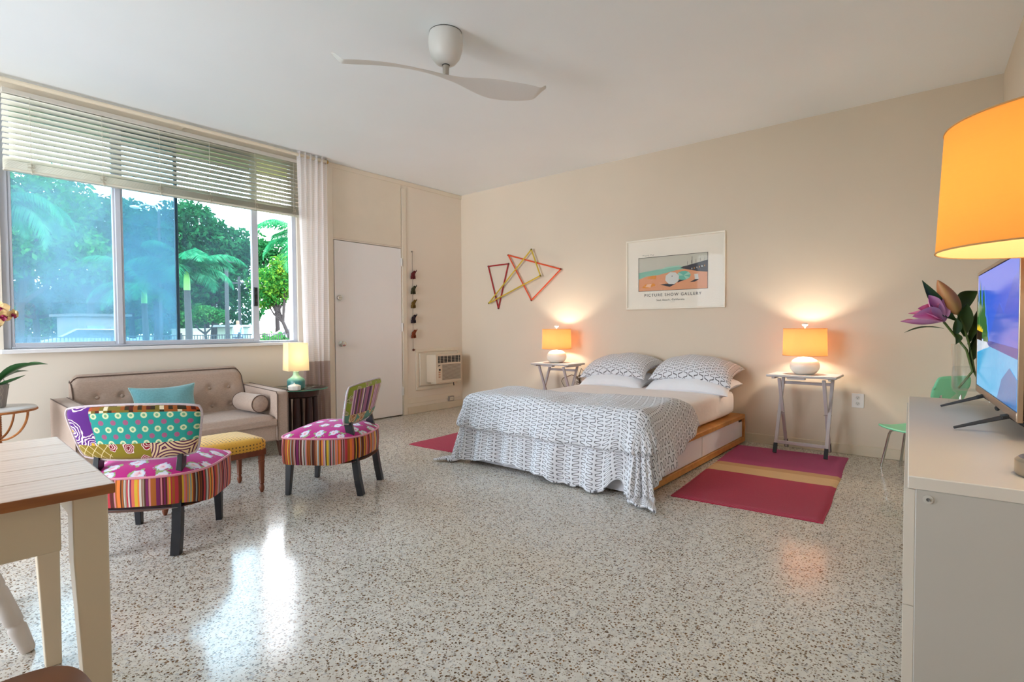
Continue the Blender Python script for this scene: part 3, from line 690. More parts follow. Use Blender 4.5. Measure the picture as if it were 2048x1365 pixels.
f_pur = blossoms('purple_blossom', C(92, 36, 126), C(92, 36, 126), C(226, 206, 210), C(220, 176, 50), 7.5, .5); f_teal = dots('teal_dots'); f_chk = checks('check_border')
f_olv = blossoms('olive_blossom', C(136, 122, 30), C(146, 26, 44), C(232, 214, 206), C(120, 20, 40), 13, .36); f_lat = lattice('olive_lattice'); f_crm = wavesp('cream_waves', C(230, 202, 160), C(92, 34, 76), 62)
f_bst = stripes('back_stripes', 60, [C(214, 196, 166), C(60, 30, 62), C(196, 170, 70), C(168, 104, 132), C(226, 206, 190), C(120, 90, 50), C(150, 96, 140), C(90, 60, 90), C(224, 190, 206)], 5.0)
f_flo = blossoms('cream_floral', C(96, 144, 128), C(224, 196, 150), C(120, 60, 50), C(180, 90, 40), 10, .42); f_front = blossoms('front_print', C(176, 190, 204), C(196, 120, 160), C(236, 232, 230), C(90, 170, 170), 12, .34)
f_grn = blossoms('green_print', C(150, 160, 66), C(206, 196, 150), C(96, 110, 60), C(180, 120, 120), 13, .34); f_pip = cloth('print_piping', C(206, 190, 196), 300); f_pip2 = cloth('rose_piping', C(226, 150, 170), 300)
m_cleg = plain('chair_leg_black', C(26, 27, 34), .35, .1, 8)
def outline(t):
    c_, s_ = math.cos(t), math.sin(t)
    return (.288*sup(c_, .36), .25*sup(s_, .36)) if s_ > 0 else (.288*sup(c_, .72), .28*sup(s_, .72))
def slipper(name, label, loc, rz, patch):
    t = thing(name, label, 'chair', loc, rz, 'patchwork slipper chairs')
    N = 120; P = [outline(2*PI*i/N) for i in range(N)]; per = [0]
    for i in range(N): a, b_ = P[i], P[(i+1) % N]; per.append(per[-1]+math.hypot(a[0]-b_[0], a[1]-b_[1]))
    b = MB(); vs = []; uv = []; fs = []; R = 5
    for j in range(R+1):
        v = j/R
        for i in range(N+1):
            p = P[i % N]; bul = 1+.018*math.sin(PI*v); zz = .215+.03*smst(-.1, -.28, p[1])*(1-v)+.165*v
            vs.append((p[0]*bul, p[1]*bul, zz)); uv.append((per[i], v))
    for j in range(R):
        for i in range(N): fs.append((j*(N+1)+i, j*(N+1)+i+1, (j+1)*(N+1)+i+1, (j+1)*(N+1)+i))
    b.add(vs, fs, 0, uv); b.add([(p[0], p[1], .222) for p in P], [tuple(range(N))[::-1]]); b.build('seat_skirt', f_str, t, ang=60)
    b = MB(); rings = [1, .97, .9, .78, .6, .4, .2, .02]
    b.grid(lambda u, v: (outline(2*PI*u)[0]*rings[int(round(v*7))], outline(2*PI*u)[1]*rings[int(round(v*7))], .38+.062*(1-rings[int(round(v*7))]**3)), N, 7, closeu=True, uvf=lambda u, v: (outline(2*PI*u)[0]*rings[int(round(v*7))], outline(2*PI*u)[1]*rings[int(round(v*7))]))
    b.build('seat_top', f_rose, t, ang=60)
    b = MB(); b.tube([(p[0]*1.004, p[1]*1.004, .381) for p in P], .006, 6, closed=True); b.build('seat_piping', f_pip2, t)
    # backrest
    tilt = D(13); hB = .255
    def bk(s, q, side):
        wt = .255+.045*(q*.5+.5)
        x = s*wt*math.sqrt(1-.12*q**6); z = q*hB/2*math.sqrt(1-.10*s**6)+.012*(1-s*s)*(1 if q > 0 else -1)*abs(q)
        e = (1-abs(s)**7)*(1-abs(q)**7); th = .027*max(e, 0)**.5
        y = .034*s*s+(th if side > 0 else -th)
        return (x, y*math.cos(tilt)-z*math.sin(tilt)-.235, .588+z*math.cos(tilt)+y*math.sin(tilt)*0)
    mats, fn = patch
    NU, NV = 60, 32
    b = MB()
    b.grid(lambda u, v: bk(1-2*u, 2*v-1, -1), NU, NV, mi=lambda u, v: fn(1-u, v), uvf=lambda u, v: ((1-u)*.58, v*hB))
    b.grid(lambda u, v: bk(2*u-1, 2*v-1, 1), NU, NV, mi=len(mats)-1, uvf=lambda u, v: (u*.58, v*hB))
    bo = b.build('backrest', mats, t, ang=70)
    e = MB(); n = 30; ed = [(-1+2*i/n, -1) for i in range(n)]+[(1, -1+2*i/n) for i in range(n)]+[(1-2*i/n, 1) for i in range(n)]+[(-1, 1-2*i/n) for i in range(n)]
    pts = [bk(s, q, -1) for s, q in ed]; e.tube([(p[0], p[1]-.003, p[2]) for p in pts], .006, 6, closed=True); e.build('back_piping', f_pip, bo)
    for s in (-1, 1):
        b = MB(); b.bar((s*.205, .20, .225), (s*.205, .215, 0), .042, .042, (1, 0, 0), .03, .03); b.build('leg', m_cleg, t, bevel=.003)
        b = MB(); pts = [(s*.18, -.262, 0), (s*.18, -.242, .10), (s*.178, -.228, .20), (s*.178, -.222, .28)]
        for p, q in zip(pts, pts[1:]): b.bar(p, q, .038, .04, (1, 0, 0), .038, .042)
        b.build('leg', m_cleg, t)
        b = MB(); b.bar((s*.182, -.205, .36), (s*.182, -.178, .48), .05, .03, (1, 0, 0), .05, .022); b.build('back_post', m_cleg, t, bevel=.002)
    return t
def patch1(u, v):   # seen from behind: u runs right to left in plan
    if v > .86 and u > .2: return 2
    if u < .2: return 0 if v > .27 else 4
    if v > .30: return 1
    if u < .30: return 4
    return 3 if u < .64 else 5
def patch2(u, v):
    if v > .86: return 4
    if v < .25: return 2
    if u < .06: return 4
    return 1
ch1 = slipper('slipper_chair', 'patchwork slipper chair with teal dotted back beside the white desk', (2.042, -4.245, 0), math.atan2(.655, -.755)-PI/2, ([f_pur, f_teal, f_chk, f_olv, f_lat, f_crm, f_front], patch1))
ch2 = slipper('slipper_chair', 'patchwork slipper chair with striped back standing in front of the door', (1.955, -3.19, 0), math.atan2(-.563, -.826)-PI/2, ([f_grn, f_bst, f_flo, f_olv, f_grn, f_crm, f_front], patch2))

# ------------------------------------------------------------------ footstool
m_stw = wood('stool_wood', C(142, 78, 44), C(96, 48, 26), (20, 20, 3), .4)
def yellowdots():
    x = NT('mustard_dots'); o = x.co(); s = x.xyz(o); k = 46
    d = x.vor(x.vec(x.m('ADD', s[0], s[2]), s[1]), k, rand=0)
    x.base(x.mix(x.m('LESS_THAN', d, .22), C(224, 172, 62), C(100, 76, 44))); x.set(rough=.85, sheen=.2); x.bump(x.noise(o, 300, 2), .15, .003); return x.mat
fs = thing('footstool', 'mustard dotted footstool with turned wooden legs before the sofa', 'stool', (1.535, -3.84, 0))
b = MB()
def st_(u, v):
    t = 2*PI*u; r, z = [(1, .285), (1.012, .305), (1.01, .335), (.96, .352), (.85, .364), (.5, .374), (.02, .376)][int(round(v*6))]
    return (.195*sup(math.cos(t), .22)*r, .315*sup(math.sin(t), .22)*r, z)
b.grid(st_, 80, 6, closeu=True); b.build('cushion', yellowdots(), fs, ang=70)
part('apron', m_stw, fs, (-.185, .185, -.305, .305, .245, .29), bevel=.006)
for x in (-.165, .165):
    for y in (-.28, .28):
        b = MB(); pr = [(.008, 0), (.013, .012), (.017, .03), (.013, .045), (.011, .055), (.017, .062), (.015, .07), (.019, .19), (.022, .205), (.017, .212), (.021, .222), (.021, .25), (.0, .25)]
        b.lathe(pr, seg=24, rib=.03, nrib=8); b.build('leg', m_stw, fs, loc=(x, y, 0))

# ------------------------------------------------------------------ glass side table, lamp, dish
gt = thing('side_table', 'round glass-topped side table with dark column base beside the sofa', 'side table', (.41, -2.60, 0))
def thickglass():
    x = NT('table_glass'); x.nt.nodes.remove(x.b); g = x.n('ShaderNodeBsdfGlossy'); g.inputs['Roughness'].default_value = .02; t = x.n('ShaderNodeBsdfTransparent'); t.inputs[0].default_value = (.72, .90, .82, 1)
    fr = x.n('ShaderNodeFresnel'); m2 = x.n('ShaderNodeMixShader'); x.l(fr.outputs[0], m2.inputs[0]); x.l(t.outputs[0], m2.inputs[1]); x.l(g.outputs[0], m2.inputs[2]); x.l(m2.outputs[0], x.out.inputs[0]); return x.mat
b = MB(); b.lathe([(0, .5), (.262, .5), (.268, .504), (.268, .508), (.262, .512), (0, .512)], seg=64, mi=0); gl = b.build('glass_top', thickglass(), gt)
b = MB(); b.tube([(.268*math.cos(k*PI/32), .268*math.sin(k*PI/32), .506) for k in range(64)], .0045, 6, closed=True); b.build('glass_rim', plain('glass_edge', C(70, 140, 116), .15, .02), gl)
m_drk = wood('dark_walnut', C(70, 36, 32), C(40, 20, 18), (20, 20, 2), .35)
b = MB(); b.lathe([(0, .425), (.16, .425), (.19, .44), (.195, .47), (.20, .499), (0, .499)], seg=48); b.build('top_ring', m_drk, gt)
b = MB(); b.lathe([(0, 0), (.16, 0), (.165, .03), (.15, .045), (0, .045)], seg=48); b.build('foot_ring', m_drk, gt)
for k in range(8):
    a = 2*PI*k/8+.2; b = MB(); b.lathe([(.028, .04), (.034, .12), (.036, .25), (.032, .38), (.03, .43)], seg=14); b.build('column', m_drk, gt, loc=(.145*math.cos(a), .145*math.sin(a), 0))
tl = thing('table_lamp', 'small teal ceramic lamp with lit square cream shade by the window', 'lamp', (.465, -2.645, .513), D(-12))
x = NT('teal_glaze'); s = x.xyz(x.co()); x.base(x.ramp(x.m('ADD', x.m('MULTIPLY', s[2], 6), x.m('MULTIPLY', x.noise(x.co(), 30, 3), .15)), [(.45, C(60, 130, 128)), (.62, C(126, 186, 166)), (.8, C(170, 216, 190))])); x.set(rough=.3); x.bump(x.noise(x.co(scale=(1, 1, 4)), 60, 2), .3, .004)
b = MB(); b.lathe([(0, 0), (.068, 0), (.078, .008), (.08, .07), (.072, .088), (.045, .105), (.027, .125), (.024, .15), (.026, .158), (0, .158)], seg=32); b.build('base', x.mat, tl)
b = MB(); b.tube([(0, 0, .155), (0, 0, .36)], .006, 8); b.build('stem', m_steel, tl)
b = MB(); q0, q1 = .092, .086
v = [(-q0, -q0, .168), (q0, -q0, .168), (q0, q0, .168), (-q0, q0, .168), (-q1, -q1, .425), (q1, -q1, .425), (q1, q1, .425), (-q1, q1, .425)]
b.add(v, [(0, 1, 5, 4), (1, 2, 6, 5), (2, 3, 7, 6), (3, 0, 4, 7)]); b.build('shade', shade_mat('shade_ivory', C(246, 234, 208)), tl, ang=0, solid=.002)
bulb(tl, (0, 0, .29), 1.1, (1, .86, .64))
ds = thing('trinket_dish', 'small white lidded dish in front of the teal lamp', 'dish', (.60, -2.735, .5135))
b = MB(); b.lathe([(0, 0), (.05, 0), (.056, .006), (.056, .034), (0, .034)], seg=8); b.build('dish', m_cer, ds, ang=20)
b = MB(); b.lathe([(.058, .034), (.058, .04), (.03, .052), (.006, .057), (.008, .064), (0, .068)], seg=8); b.build('lid', m_cer, ds, ang=20)

# ------------------------------------------------------------------ leaves and petals
def leaf(b, p0, p1, w, bend=(0, 0, 0), nrm=(0, 0, 1), cup=.15, n=10, wp=.45, mi=0, ruff=0, pw=1.0):
    p0 = Vector(p0); p1 = Vector(p1); bend = Vector(bend); ax = (p1-p0).normalized(); sd = ax.cross(Vector(nrm)).normalized(); up = sd.cross(ax)
    def f(u, v):
        c = p0.lerp(p1, v)+bend*math.sin(PI*v)*1.0
        wd = w*max(.03, (math.sin(PI*v**wp if False else PI*(v**(.5/wp)*.96+.04))**pw)); s = 2*u-1
        return tuple(c+sd*s*wd/2+up*(cup*wd*s*s+ruff*math.sin(v*16+s*3)*abs(s)))
    b.grid(f, 6, n, mi); return b
# orchid on rattan table
ot = thing('rattan_table', 'small round rattan table with curved braces left of the sofa', 'side table', (.434, -4.685, 0))
m_rat = wood('rattan', C(190, 122, 60), C(140, 80, 36), (40, 40, 40), .5)
b = MB(); b.lathe([(0, .552), (.205, .552), (.212, .558), (.212, .567), (.205, .572), (0, .572)], seg=56); b.build('table_top', plain('rattan_top', C(226, 222, 218), .35, .06), ot)
b = MB(); b.tube([(.21*math.cos(k*PI/28), .21*math.sin(k*PI/28), .552) for k in range(56)], .008, 8, closed=True); b.build('rim', m_rat, ot)
b = MB()
for k in range(46): b.tube([(.032*math.cos(j*PI/7), .032*math.sin(j*PI/7), .012+k*.0118) for j in range(14)], .0066, 5, closed=True)
b.build('wrapped_post', m_rat, ot)
for k in range(4):
    a = PI/2*k+.9; b = MB(); b.tube([((.03+(.16)*math.sin(t*PI/20))*math.cos(a), (.03+(.16)*math.sin(t*PI/20))*math.sin(a), .55-.20*(1-math.sin(t*PI/20+0))*1.0 if False else .36+.19*(1-math.cos(t*PI/20))) for t in range(11)], .007, 6); b.build('brace', m_rat, ot)
b = MB(); b.lathe([(0, 0), (.15, 0), (.15, .015), (.03, .03)], seg=32); b.build('foot', m_rat, ot)
po = thing('potted_orchid', 'potted orchid with yellow and magenta flowers on the rattan table', 'plant', (.425, -4.692, .573))
x = NT('grey_pot'); o = x.co(); s = x.xyz(o); an = x.m('ARCTAN2', s[1], s[0])
ph = x.m('MULTIPLY', an, 12); a1 = x.m('ABSOLUTE', x.m('SINE', x.m('ADD', x.m('MULTIPLY', ph, .5), x.m('MULTIPLY', x.m('SINE', x.m('MULTIPLY', s[2], 70)), .7)))); a2 = x.m('ABSOLUTE', x.m('SINE', x.m('SUBTRACT', x.m('MULTIPLY', ph, .5), x.m('MULTIPLY', x.m('SINE', x.m('MULTIPLY', s[2], 70)), .7))))
ln = x.m('LESS_THAN', x.m('MINIMUM', a1, a2), .09); x.base(x.mix(ln, C(150, 144, 140), C(186, 178, 168))); x.set(rough=.5); x.bump(ln, .4, .002)
b = MB(); b.lathe([(0, 0), (.064, 0), (.068, .006), (.086, .143), (.089, .148), (.082, .148), (.078, .135), (0, .13)], seg=48); b.build('pot', x.mat, po)
m_lf = plain('orchid_leaf', C(52, 104, 54), .3, .2, 12); m_stem = plain('stem', C(72, 60, 44), .5, .1); m_gstem = plain('green_stem', C(92, 118, 50), .5, .1)
for p1, w_, bd_ in (((.20, .25, .275), .12, (.0, .0, .045)), ((-.10, .20, .22), .07, (0, 0, .03)), ((.02, -.26, .2), .07, (0, 0, .06)), ((.14, .15, .21), .06, (0, 0, -.01)), ((-.05, -.2, .18), .07, (0, 0, .05))):
    b = MB(); leaf(b, (0, 0, .13), p1, w_, bd_, cup=.25, n=14); b.build('leaf', m_lf, po, ang=80)
b = MB(); b.tube([(.0, 0, .13), (.012, .015, .30), (.03, .025, .42), (.045, .03, .50), (.065, .03, .56), (.06, .0, .60), (.05, -.03, .625)], .0042, 7); b.tube([(.045, .03, .50), (.07, .06, .55), (.10, .085, .60)], .003, 6); b.build('stem', m_stem, po)
b = MB(); b.tube([(.02, .0, .13), (.014, .016, .26), (.03, .027, .40)], .003, 6); b.build('stake', m_gstem, po)
for k in range(6):
    a = k*1.05; b = MB(); b.tube([(.03*math.cos(a), .03*math.sin(a), .135), (.07*math.cos(a), .07*math.sin(a), .165+.01*(k % 3)), (.088*math.cos(a), .088*math.sin(a), .15), (.09*math.cos(a), .09*math.sin(a), .125)], .003, 5); b.build('air_root', plain('air_root', C(170, 176, 160), .6), po)
m_pet = plain('orchid_petal', C(240, 208, 150), .55, .12, 40); m_lip = plain('orchid_lip', C(168, 34, 90), .5, .15, 60)
def orchid_flower(c, d, sc):
    c = Vector(c); d = Vector(d).normalized(); sx = d.cross(Vector((0, 0, 1))).normalized(); up = sx.cross(d)
    fl = None; b = MB(); b.ell(tuple(c+d*.006), (.009*sc, .009*sc, .009*sc), 10, 6); fl = b.build('flower', m_lip, po)
    for a, ln_, w_ in ((90, .042, .034), (215, .04, .03), (325, .04, .03), (165, .045, .05), (15, .045, .05)):
        dr_ = sx*math.cos(D(a))+up*math.sin(D(a)); b = MB(); leaf(b, c, c+dr_*ln_*sc+d*.004, w_*sc, d*.006, tuple(d), .1, 8, pw=.7); b.build('petal', m_pet, fl, ang=80)
    b = MB(); leaf(b, c+d*.006, c-up*.028*sc+d*.02*sc, .024*sc, d*.006, tuple(d), .3, 8); leaf(b, c+d*.004, c-up*.012*sc+sx*.02*sc+d*.014, .016*sc, (0, 0, 0), tuple(d), .3, 6); leaf(b, c+d*.004, c-up*.012*sc-sx*.02*sc+d*.014, .016*sc, (0, 0, 0), tuple(d), .3, 6); b.build('lip', m_lip, fl, ang=80)
for c, d, sc in (((.07, .045, .64), (.9, -.2, -.1), 1.15), ((.055, .0, .615), (.9, -.4, -.1), 1.1), ((.085, .055, .59), (.95, .1, -.2), 1.1), ((.06, .02, .555), (.9, -.2, -.4), 1.1), ((.11, .095, .60), (.7, .5, -.1), .9)): orchid_flower(c, d, sc)
b = MB(); b.ell((.13, .115, .615), (.007, .007, .012), 8, 6); b.build('bud', m_pet, po)

# ------------------------------------------------------------------ desk, chair beyond it, stool in front
m_dkw = wood('desk_pine', C(222, 190, 164), C(198, 158, 128), (14, 1.5, 14), .42); m_dkp = plain('desk_paint', C(222, 208, 184), .45, .05, 4)
m_edge = wood('desk_edge', C(188, 118, 58), C(120, 66, 28), (30, 4, 30), .4)
dk = thing('desk', 'white painted desk with pine top at the left edge', 'desk', (3.305, -5.472, 0), D(-2.7))
for i in range(5):
    x0 = -.395+i*.158; part('top_board', m_dkw, dk, (x0, x0+.1575, -.72, .645, .703, .7255), bevel=.0015)
part('top_edge', m_edge, dk, (.395, .3965, -.72, .645, .7035, .725), (-.395, .395, .645, .6465, .7035, .725))
for sx in (-1, 1):
    for sy in (-1, 1):
        xc = sx*.345; yc = .604 if sy > 0 else -.66; b = MB()
        v = []
        for z, k in ((.703, 1), (.56, 1), (0, .62)):
            w_ = .064*k; cx_ = xc+sx*.032-sx*w_/2; cy_ = yc+sy*.032-sy*w_/2
            v += [(cx_-w_/2, cy_-w_/2, z), (cx_+w_/2, cy_-w_/2, z), (cx_+w_/2, cy_+w_/2, z), (cx_-w_/2, cy_+w_/2, z)]
        b.add(v, [(0, 1, 2, 3)]+[(4*j+(i+1) % 4, 4*j+i, 4*j+4+i, 4*j+4+(i+1) % 4) for j in (0, 1) for i in range(4)]+[(11, 10, 9, 8)]); b.build('leg', m_dkp, dk, bevel=.003)
part('apron', m_dkp, dk, (.347, .366, -.628, .553, .59, .703), bevel=.002); part('apron', m_dkp, dk, (-.366, -.347, -.628, .553, .59, .703), bevel=.002)
part('apron', m_dkp, dk, (-.313, .313, .604, .622, .59, .703), bevel=.002); part('apron', m_dkp, dk, (-.313, .313, -.68, -.661, .59, .703), bevel=.002)
m_ww = plain('whitewash', C(214, 206, 200), .55, .12, 14)
wc = thing('wooden_chair', 'whitewashed chair with turned splayed legs beyond the desk', 'chair', (2.58, -5.155, 0))
b = MB(); b.grid(lambda u, v: ((.20*sup(math.cos(2*PI*u), .6))*[1, 1.03, 1, .6, .02][int(round(v*4))], (.21*sup(math.sin(2*PI*u), .6))*[1, 1.03, 1, .6, .02][int(round(v*4))], [.415, .43, .448, .44, .436][int(round(v*4))]), 48, 4, closeu=True); b.build('seat', m_ww, wc)
tp = [(.0, .016), (.16, .019), (.18, .024), (.2, .021), (.42, .025), (.5, .027), (.52, .022), (.56, .023), (.6, .027), (.8, .024), (.83, .028), (.86, .023), (1, .016)]
for sx in (-1, 1):
    for sy in (-1, 1):
        p0 = Vector((sx*.248, sy*.278, 0)); p1 = Vector((sx*.14, sy*.15, .425)); b = MB(); pts = []; rs = []
        for q, r in [(0, .017), (.02, .021), (.15, .025), (.2, .026), (.21, .022), (.23, .022), (.24, .026), (.30, .026), (.5, .025), (.51, .021), (.53, .021), (.54, .025), (.8, .021), (1, .017)]: pts.append(p0.lerp(p1, q)); rs.append(r)
        b.tube(pts, rs, 16); b.build('leg', m_ww, wc, ang=50)
b = MB(); b.tube([(-.19, -.21, .20), (.19, -.21, .20)], .012, 8); b.tube([(-.19, .21, .20), (.19, .21, .20)], .012, 8); b.tube([(0, -.21, .2), (0, .21, .2)], .012, 8); b.build('stretcher', m_ww, wc)
for k in range(6):
    y = -.16+.064*k; b = MB(); b.tube([(-.17, y, .43), (-.24, y*1.15, .86)], .008, 8); b.build('spindle', m_ww, wc)
b = MB(); b.tube([(-.235-.03*(1-(t/6)**2), .205*t/6, .865) for t in range(-6, 7)], .018, 8); b.build('crest_rail', m_ww, wc)
ns = thing('wooden_stool', 'brown wooden stool with rounded seat in front of the desk', 'stool', (4.085, -5.115, 0))
m_brn = wood('stool_brown', C(150, 98, 66), C(112, 70, 44), (3, 14, 14), .35)
b = MB(); b.grid(lambda u, v: (.20*sup(math.cos(2*PI*u), .45)*[.96, 1, .96, .6, .02][int(round(v*4))], .165*sup(math.sin(2*PI*u), .45)*[.96, 1, .96, .6, .02][int(round(v*4))], [.40, .425, .445, .45, .45][int(round(v*4))]), 56, 4, closeu=True); b.build('seat', m_brn, ns, ang=60)
for sx in (-1, 1):
    for sy in (-1, 1): b = MB(); b.tube([(sx*.13, sy*.11, .41), (sx*.17, sy*.14, 0)], [.018, .013], 12); b.build('leg', m_brn, ns)
b = MB(); b.tube([(-.15, -.125, .2), (.15, -.125, .2)], .009, 8); b.tube([(-.15, .125, .2), (.15, .125, .2)], .009, 8); b.build('stretcher', m_brn, ns)
fd = MB()
def fold(u, v):
    x = -.16+.32*u; y = -.13+.19*v; e = min(u, 1-u, v, 1-v); return (x+.01*math.sin(v*7), y+.01*math.sin(u*6), .018*min(1, e*12)**.5+.005*math.sin(u*9)*math.sin(v*7))
fd.grid(fold, 24, 16); fd.box(-.155, .155, -.125, .055, 0, .006)
o = fd.build('seat_cushion', cloth('charcoal_cloth', C(66, 64, 66), 600), None, loc=(4.06, -5.185, .4525)); tag(o, 'charcoal grey cushion lying on the brown stool', 'cushion')
# ------------------------------------------------------------------ dresser
m_dr = plain('dresser_white', C(214, 206, 196), .4, .03, 2); m_drshade = plain('dresser_shaded_side', C(186, 181, 174), .5, .03, 2)  # grey carcass copy of the white with near-side shade put into the colour
dang = math.atan2(.081, 1.447)
dn = thing('dresser', 'long low white dresser along the right wall', 'dresser', (5.094, -3.178, 0), dang)
b = MB(); b.box(0, .465, -.7235, .7235, .755, .78); b.build('top_panel', m_dr, dn, bevel=.002)
part('carcass', m_drshade, dn, (.012, .465, -.72, .72, .05, .755), bevel=.002)
part('plinth', m_drshade, dn, (.03, .46, -.70, .70, 0, .05))
for i in range(3):
    for j in range(3):
        y = -.72+j*.48; z = .055+i*.233; part('drawer_front', m_dr, dn, (-.006, .012, y+.001, y+.479, z+.0005, z+.2325), bevel=.0006)
b = MB(); b.lathe([(0, 0), (.003, 0), (.003, .003), (.003, .002), (0, .001)], seg=14); q = b.build('screw_cap', plain('screw', C(120, 118, 116), .5), dn, loc=(.032, -.7228, .738)); q.rotation_euler = (PI/2, 0, 0)
b = MB(); b.lathe([(0, 0), (.0085, 0), (.0085, .0012), (0, .0014)], seg=18); q = b.build('screw_plate', plain('screw_plate', C(198, 194, 186), .4), dn, loc=(.032, -.7205, .738)); q.rotation_euler = (PI/2, 0, 0)

# ------------------------------------------------------------------ television
tv = thing('television', 'flat screen television showing a tropical lagoon on the dresser', 'television', (5.298, -3.0, .782), 0)
p0, p1 = Vector((5.265, -2.598)), Vector((5.327, -3.392)); d_ = (p1-p0).normalized(); tv.location = ((p0.x+p1.x)/2, (p0.y+p1.y)/2, .7815); tv.rotation_euler = (0, 0, math.atan2(d_.y, d_.x)+PI/2)
# local: -y runs towards the camera along the screen, -x is the viewing side
m_bez = metal('bezel_champagne', C(176, 158, 140), .35)
wT, z0, z1 = .398, .05, .482
part('housing', m_dark, tv, (.004, .035, -wT+.004, wT-.004, z0+.004, z1-.004), (.035, .065, -wT*.7, wT*.7, z0+.03, z0+.28), bevel=.004)
part('bezel', m_bez, tv, (-.006, .006, -wT, -wT+.005, z0, z1), (-.006, .006, wT-.012, wT, z0, z1), (-.006, .006, -wT+.012, wT-.012, z1-.012, z1), (-.006, .006, -wT+.012, wT-.012, z0, z0+.024), bevel=.002)
def emit(name, c, e=1.0, c2=None, sc=20):
    x = NT(name); v = x.co(); cc = x.mix(x.noise(v, sc, 5, .65), c, c2) if c2 else c
    x.base((.01, .01, .012, 1)); x.set(rough=.12, emc=cc, ems=e*.6, spec=.5); return x.mat
mats = [emit('screen_sky', C(48, 92, 214), 1, C(70, 112, 226), 3), emit('screen_water', C(30, 146, 214), 1, C(84, 190, 232), 60), emit('screen_sea', C(30, 54, 150), 1), emit('screen_sand', C(226, 226, 236), 1, C(170, 196, 214), 30), emit('screen_tree', C(28, 84, 40), 1, C(70, 120, 60), 40), emit('screen_hut', C(40, 24, 18), 1), emit('screen_yellow', C(236, 200, 40), 1), emit('screen_reef', C(26, 84, 150), 1, C(20, 120, 190), 70), emit('screen_mountain', C(76, 108, 210), 1, C(60, 92, 200), 6)]
b = MB(); ya_, yb_ = wT-.014, -wT+.014; za, zb = z0+.026, z1-.014; k = [0]
def flat(poly, mi):   # poly in (u: 0 far .. 1 near, v: 0 bottom .. 1 top)
    k[0] += 1; xx = -.0042-.00015*k[0]
    b.add([(xx, ya_+(yb_-ya_)*u, za+(zb-za)*v) for u, v in poly], [tuple(range(len(poly)))[::-1] if False else tuple(range(len(poly)))], mi)
flat([(0, 0), (1, 0), (1, 1), (0, 1)], 0)
flat([(.35, .42), (.5, .60), (.62, .72), (.72, .64), (.9, .86), (1, .9), (1, .38), (.35, .38)], 8)
flat([(0, 0), (1, 0), (1, .36), (.3, .40), (0, .40)], 1); flat([(.25, .385), (1, .33), (1, .40), (.25, .425)], 2)
flat([(0, .30), (.2, .34), (.38, .37), (.3, .41), (.1, .43), (0, .43)], 3)
flat([(.6, 0), (1, 0), (1, .2), (.86, .26), (.7, .16)], 7)
def tree_(u, w_, v0, v1):
    n = 9; l = [(u-w_*(1-i/n)*(1+.25*(i % 2)), v0+(v1-v0)*i/n) for i in range(n+1)]; r = [(2*u-a, q) for a, q in l]; flat([(max(0, p), q) for p, q in l]+[(p, q) for p, q in r[::-1]], 4)
tree_(.09, .09, .44, .96); tree_(.2, .1, .43, .90); tree_(.28, .07, .41, .64); tree_(.02, .05, .45, .88)
flat([(.0, .42), (.17, .41), (.17, .49), (0, .52)], 5); flat([(0, .52), (.03, .56), (.05, .52), (.08, .555), (.1, .51), (.13, .54), (.15, .5), (.18, .52), (.18, .485), (0, .505)], 6)
b.build('screen', mats, tv, ang=0)
for y in (.215, -.275):
    b = MB(); b.bar((-.005, y, z0), (-.115, y+.03, .004), .012, .012, (0, 0, 1), .008, .007); b.bar((.0, y, z0), (.06, y-.01, .004), .012, .012, (0, 0, 1), .008, .007); b.bar((-.02, y, z0-.004), (.06, y, z0+.02), .03, .01); b.build('stand_foot', m_dark, tv, bevel=.002)
b = MB(); b.ell((-.004, -.08, z0-.004), (.006, .02, .007), 10, 6); b.build('sensor', m_dark, tv)
# frame standing behind the television
fr = thing('picture_frame', 'orange-brown wooden frame standing behind the television under the lampshade', 'picture frame', (5.385, -3.0, .7805), tv.rotation_euler[2])
for (a, c_, e, g) in ((.355, .38, 0, .72), (-.38, -.355, 0, .72), (-.355, .355, 0, .025), (-.355, .355, .695, .72)): part('frame_bar', m_pine, fr, (-.008, .008, a, c_, e, g), bevel=.003)
part('panel', plain('frame_panel', C(60, 50, 44), .5), fr, (.0, .005, -.355, .355, .025, .695))

# ------------------------------------------------------------------ big lamp
bl_ = thing('table_lamp', 'large lamp with orange drum shade and steel base on the dresser', 'lamp', (5.362, -3.748, .7805))
b = MB(); b.lathe([(0, 0), (.064, 0), (.066, .004), (.066, .028), (.06, .034), (.015, .036), (0, .036)], seg=48); b.build('base', m_steel, bl_, ang=30)
b = MB(); b.tube([(0, 0, .034), (0, 0, .56)], .009, 12); b.build('stem', m_steel, bl_)
def drum(r0, r1, za, zb, name, m, par):
    b = MB(); b.lathe([(r0, za), (r1, zb)], seg=80); b.f = [f for f in b.f if len(f) == 4]; b.m = [0]*len(b.f); return b.build(name, m, par, ang=60)
sh = drum(.195, .183, .443, .688, 'shade', shade_mat('shade_orange', C(236, 176, 100)), bl_)
drum(.193, .181, .4435, .6875, 'shade_lining', m_inner, sh)
b = MB(); b.tube([(.195*math.cos(k_*PI/40), .195*math.sin(k_*PI/40), .4435) for k_ in range(80)], .0018, 6, closed=True); b.build('shade_rim', m_rim, sh); b = MB(); b.tube([(.183*math.cos(k_*PI/40), .183*math.sin(k_*PI/40), .6875) for k_ in range(80)], .0018, 6, closed=True); b.build('shade_rim', m_rim, sh)
b = MB()
for k_ in range(3): a = 2*PI*k_/3+1; b.tube([(0, 0, .53), (.18*math.cos(a), .18*math.sin(a), .676)], .002, 5)
b.build('spider', m_steel, sh)
bulb(bl_, (0, 0, .55), 3.2, (1, .87, .66), .04)

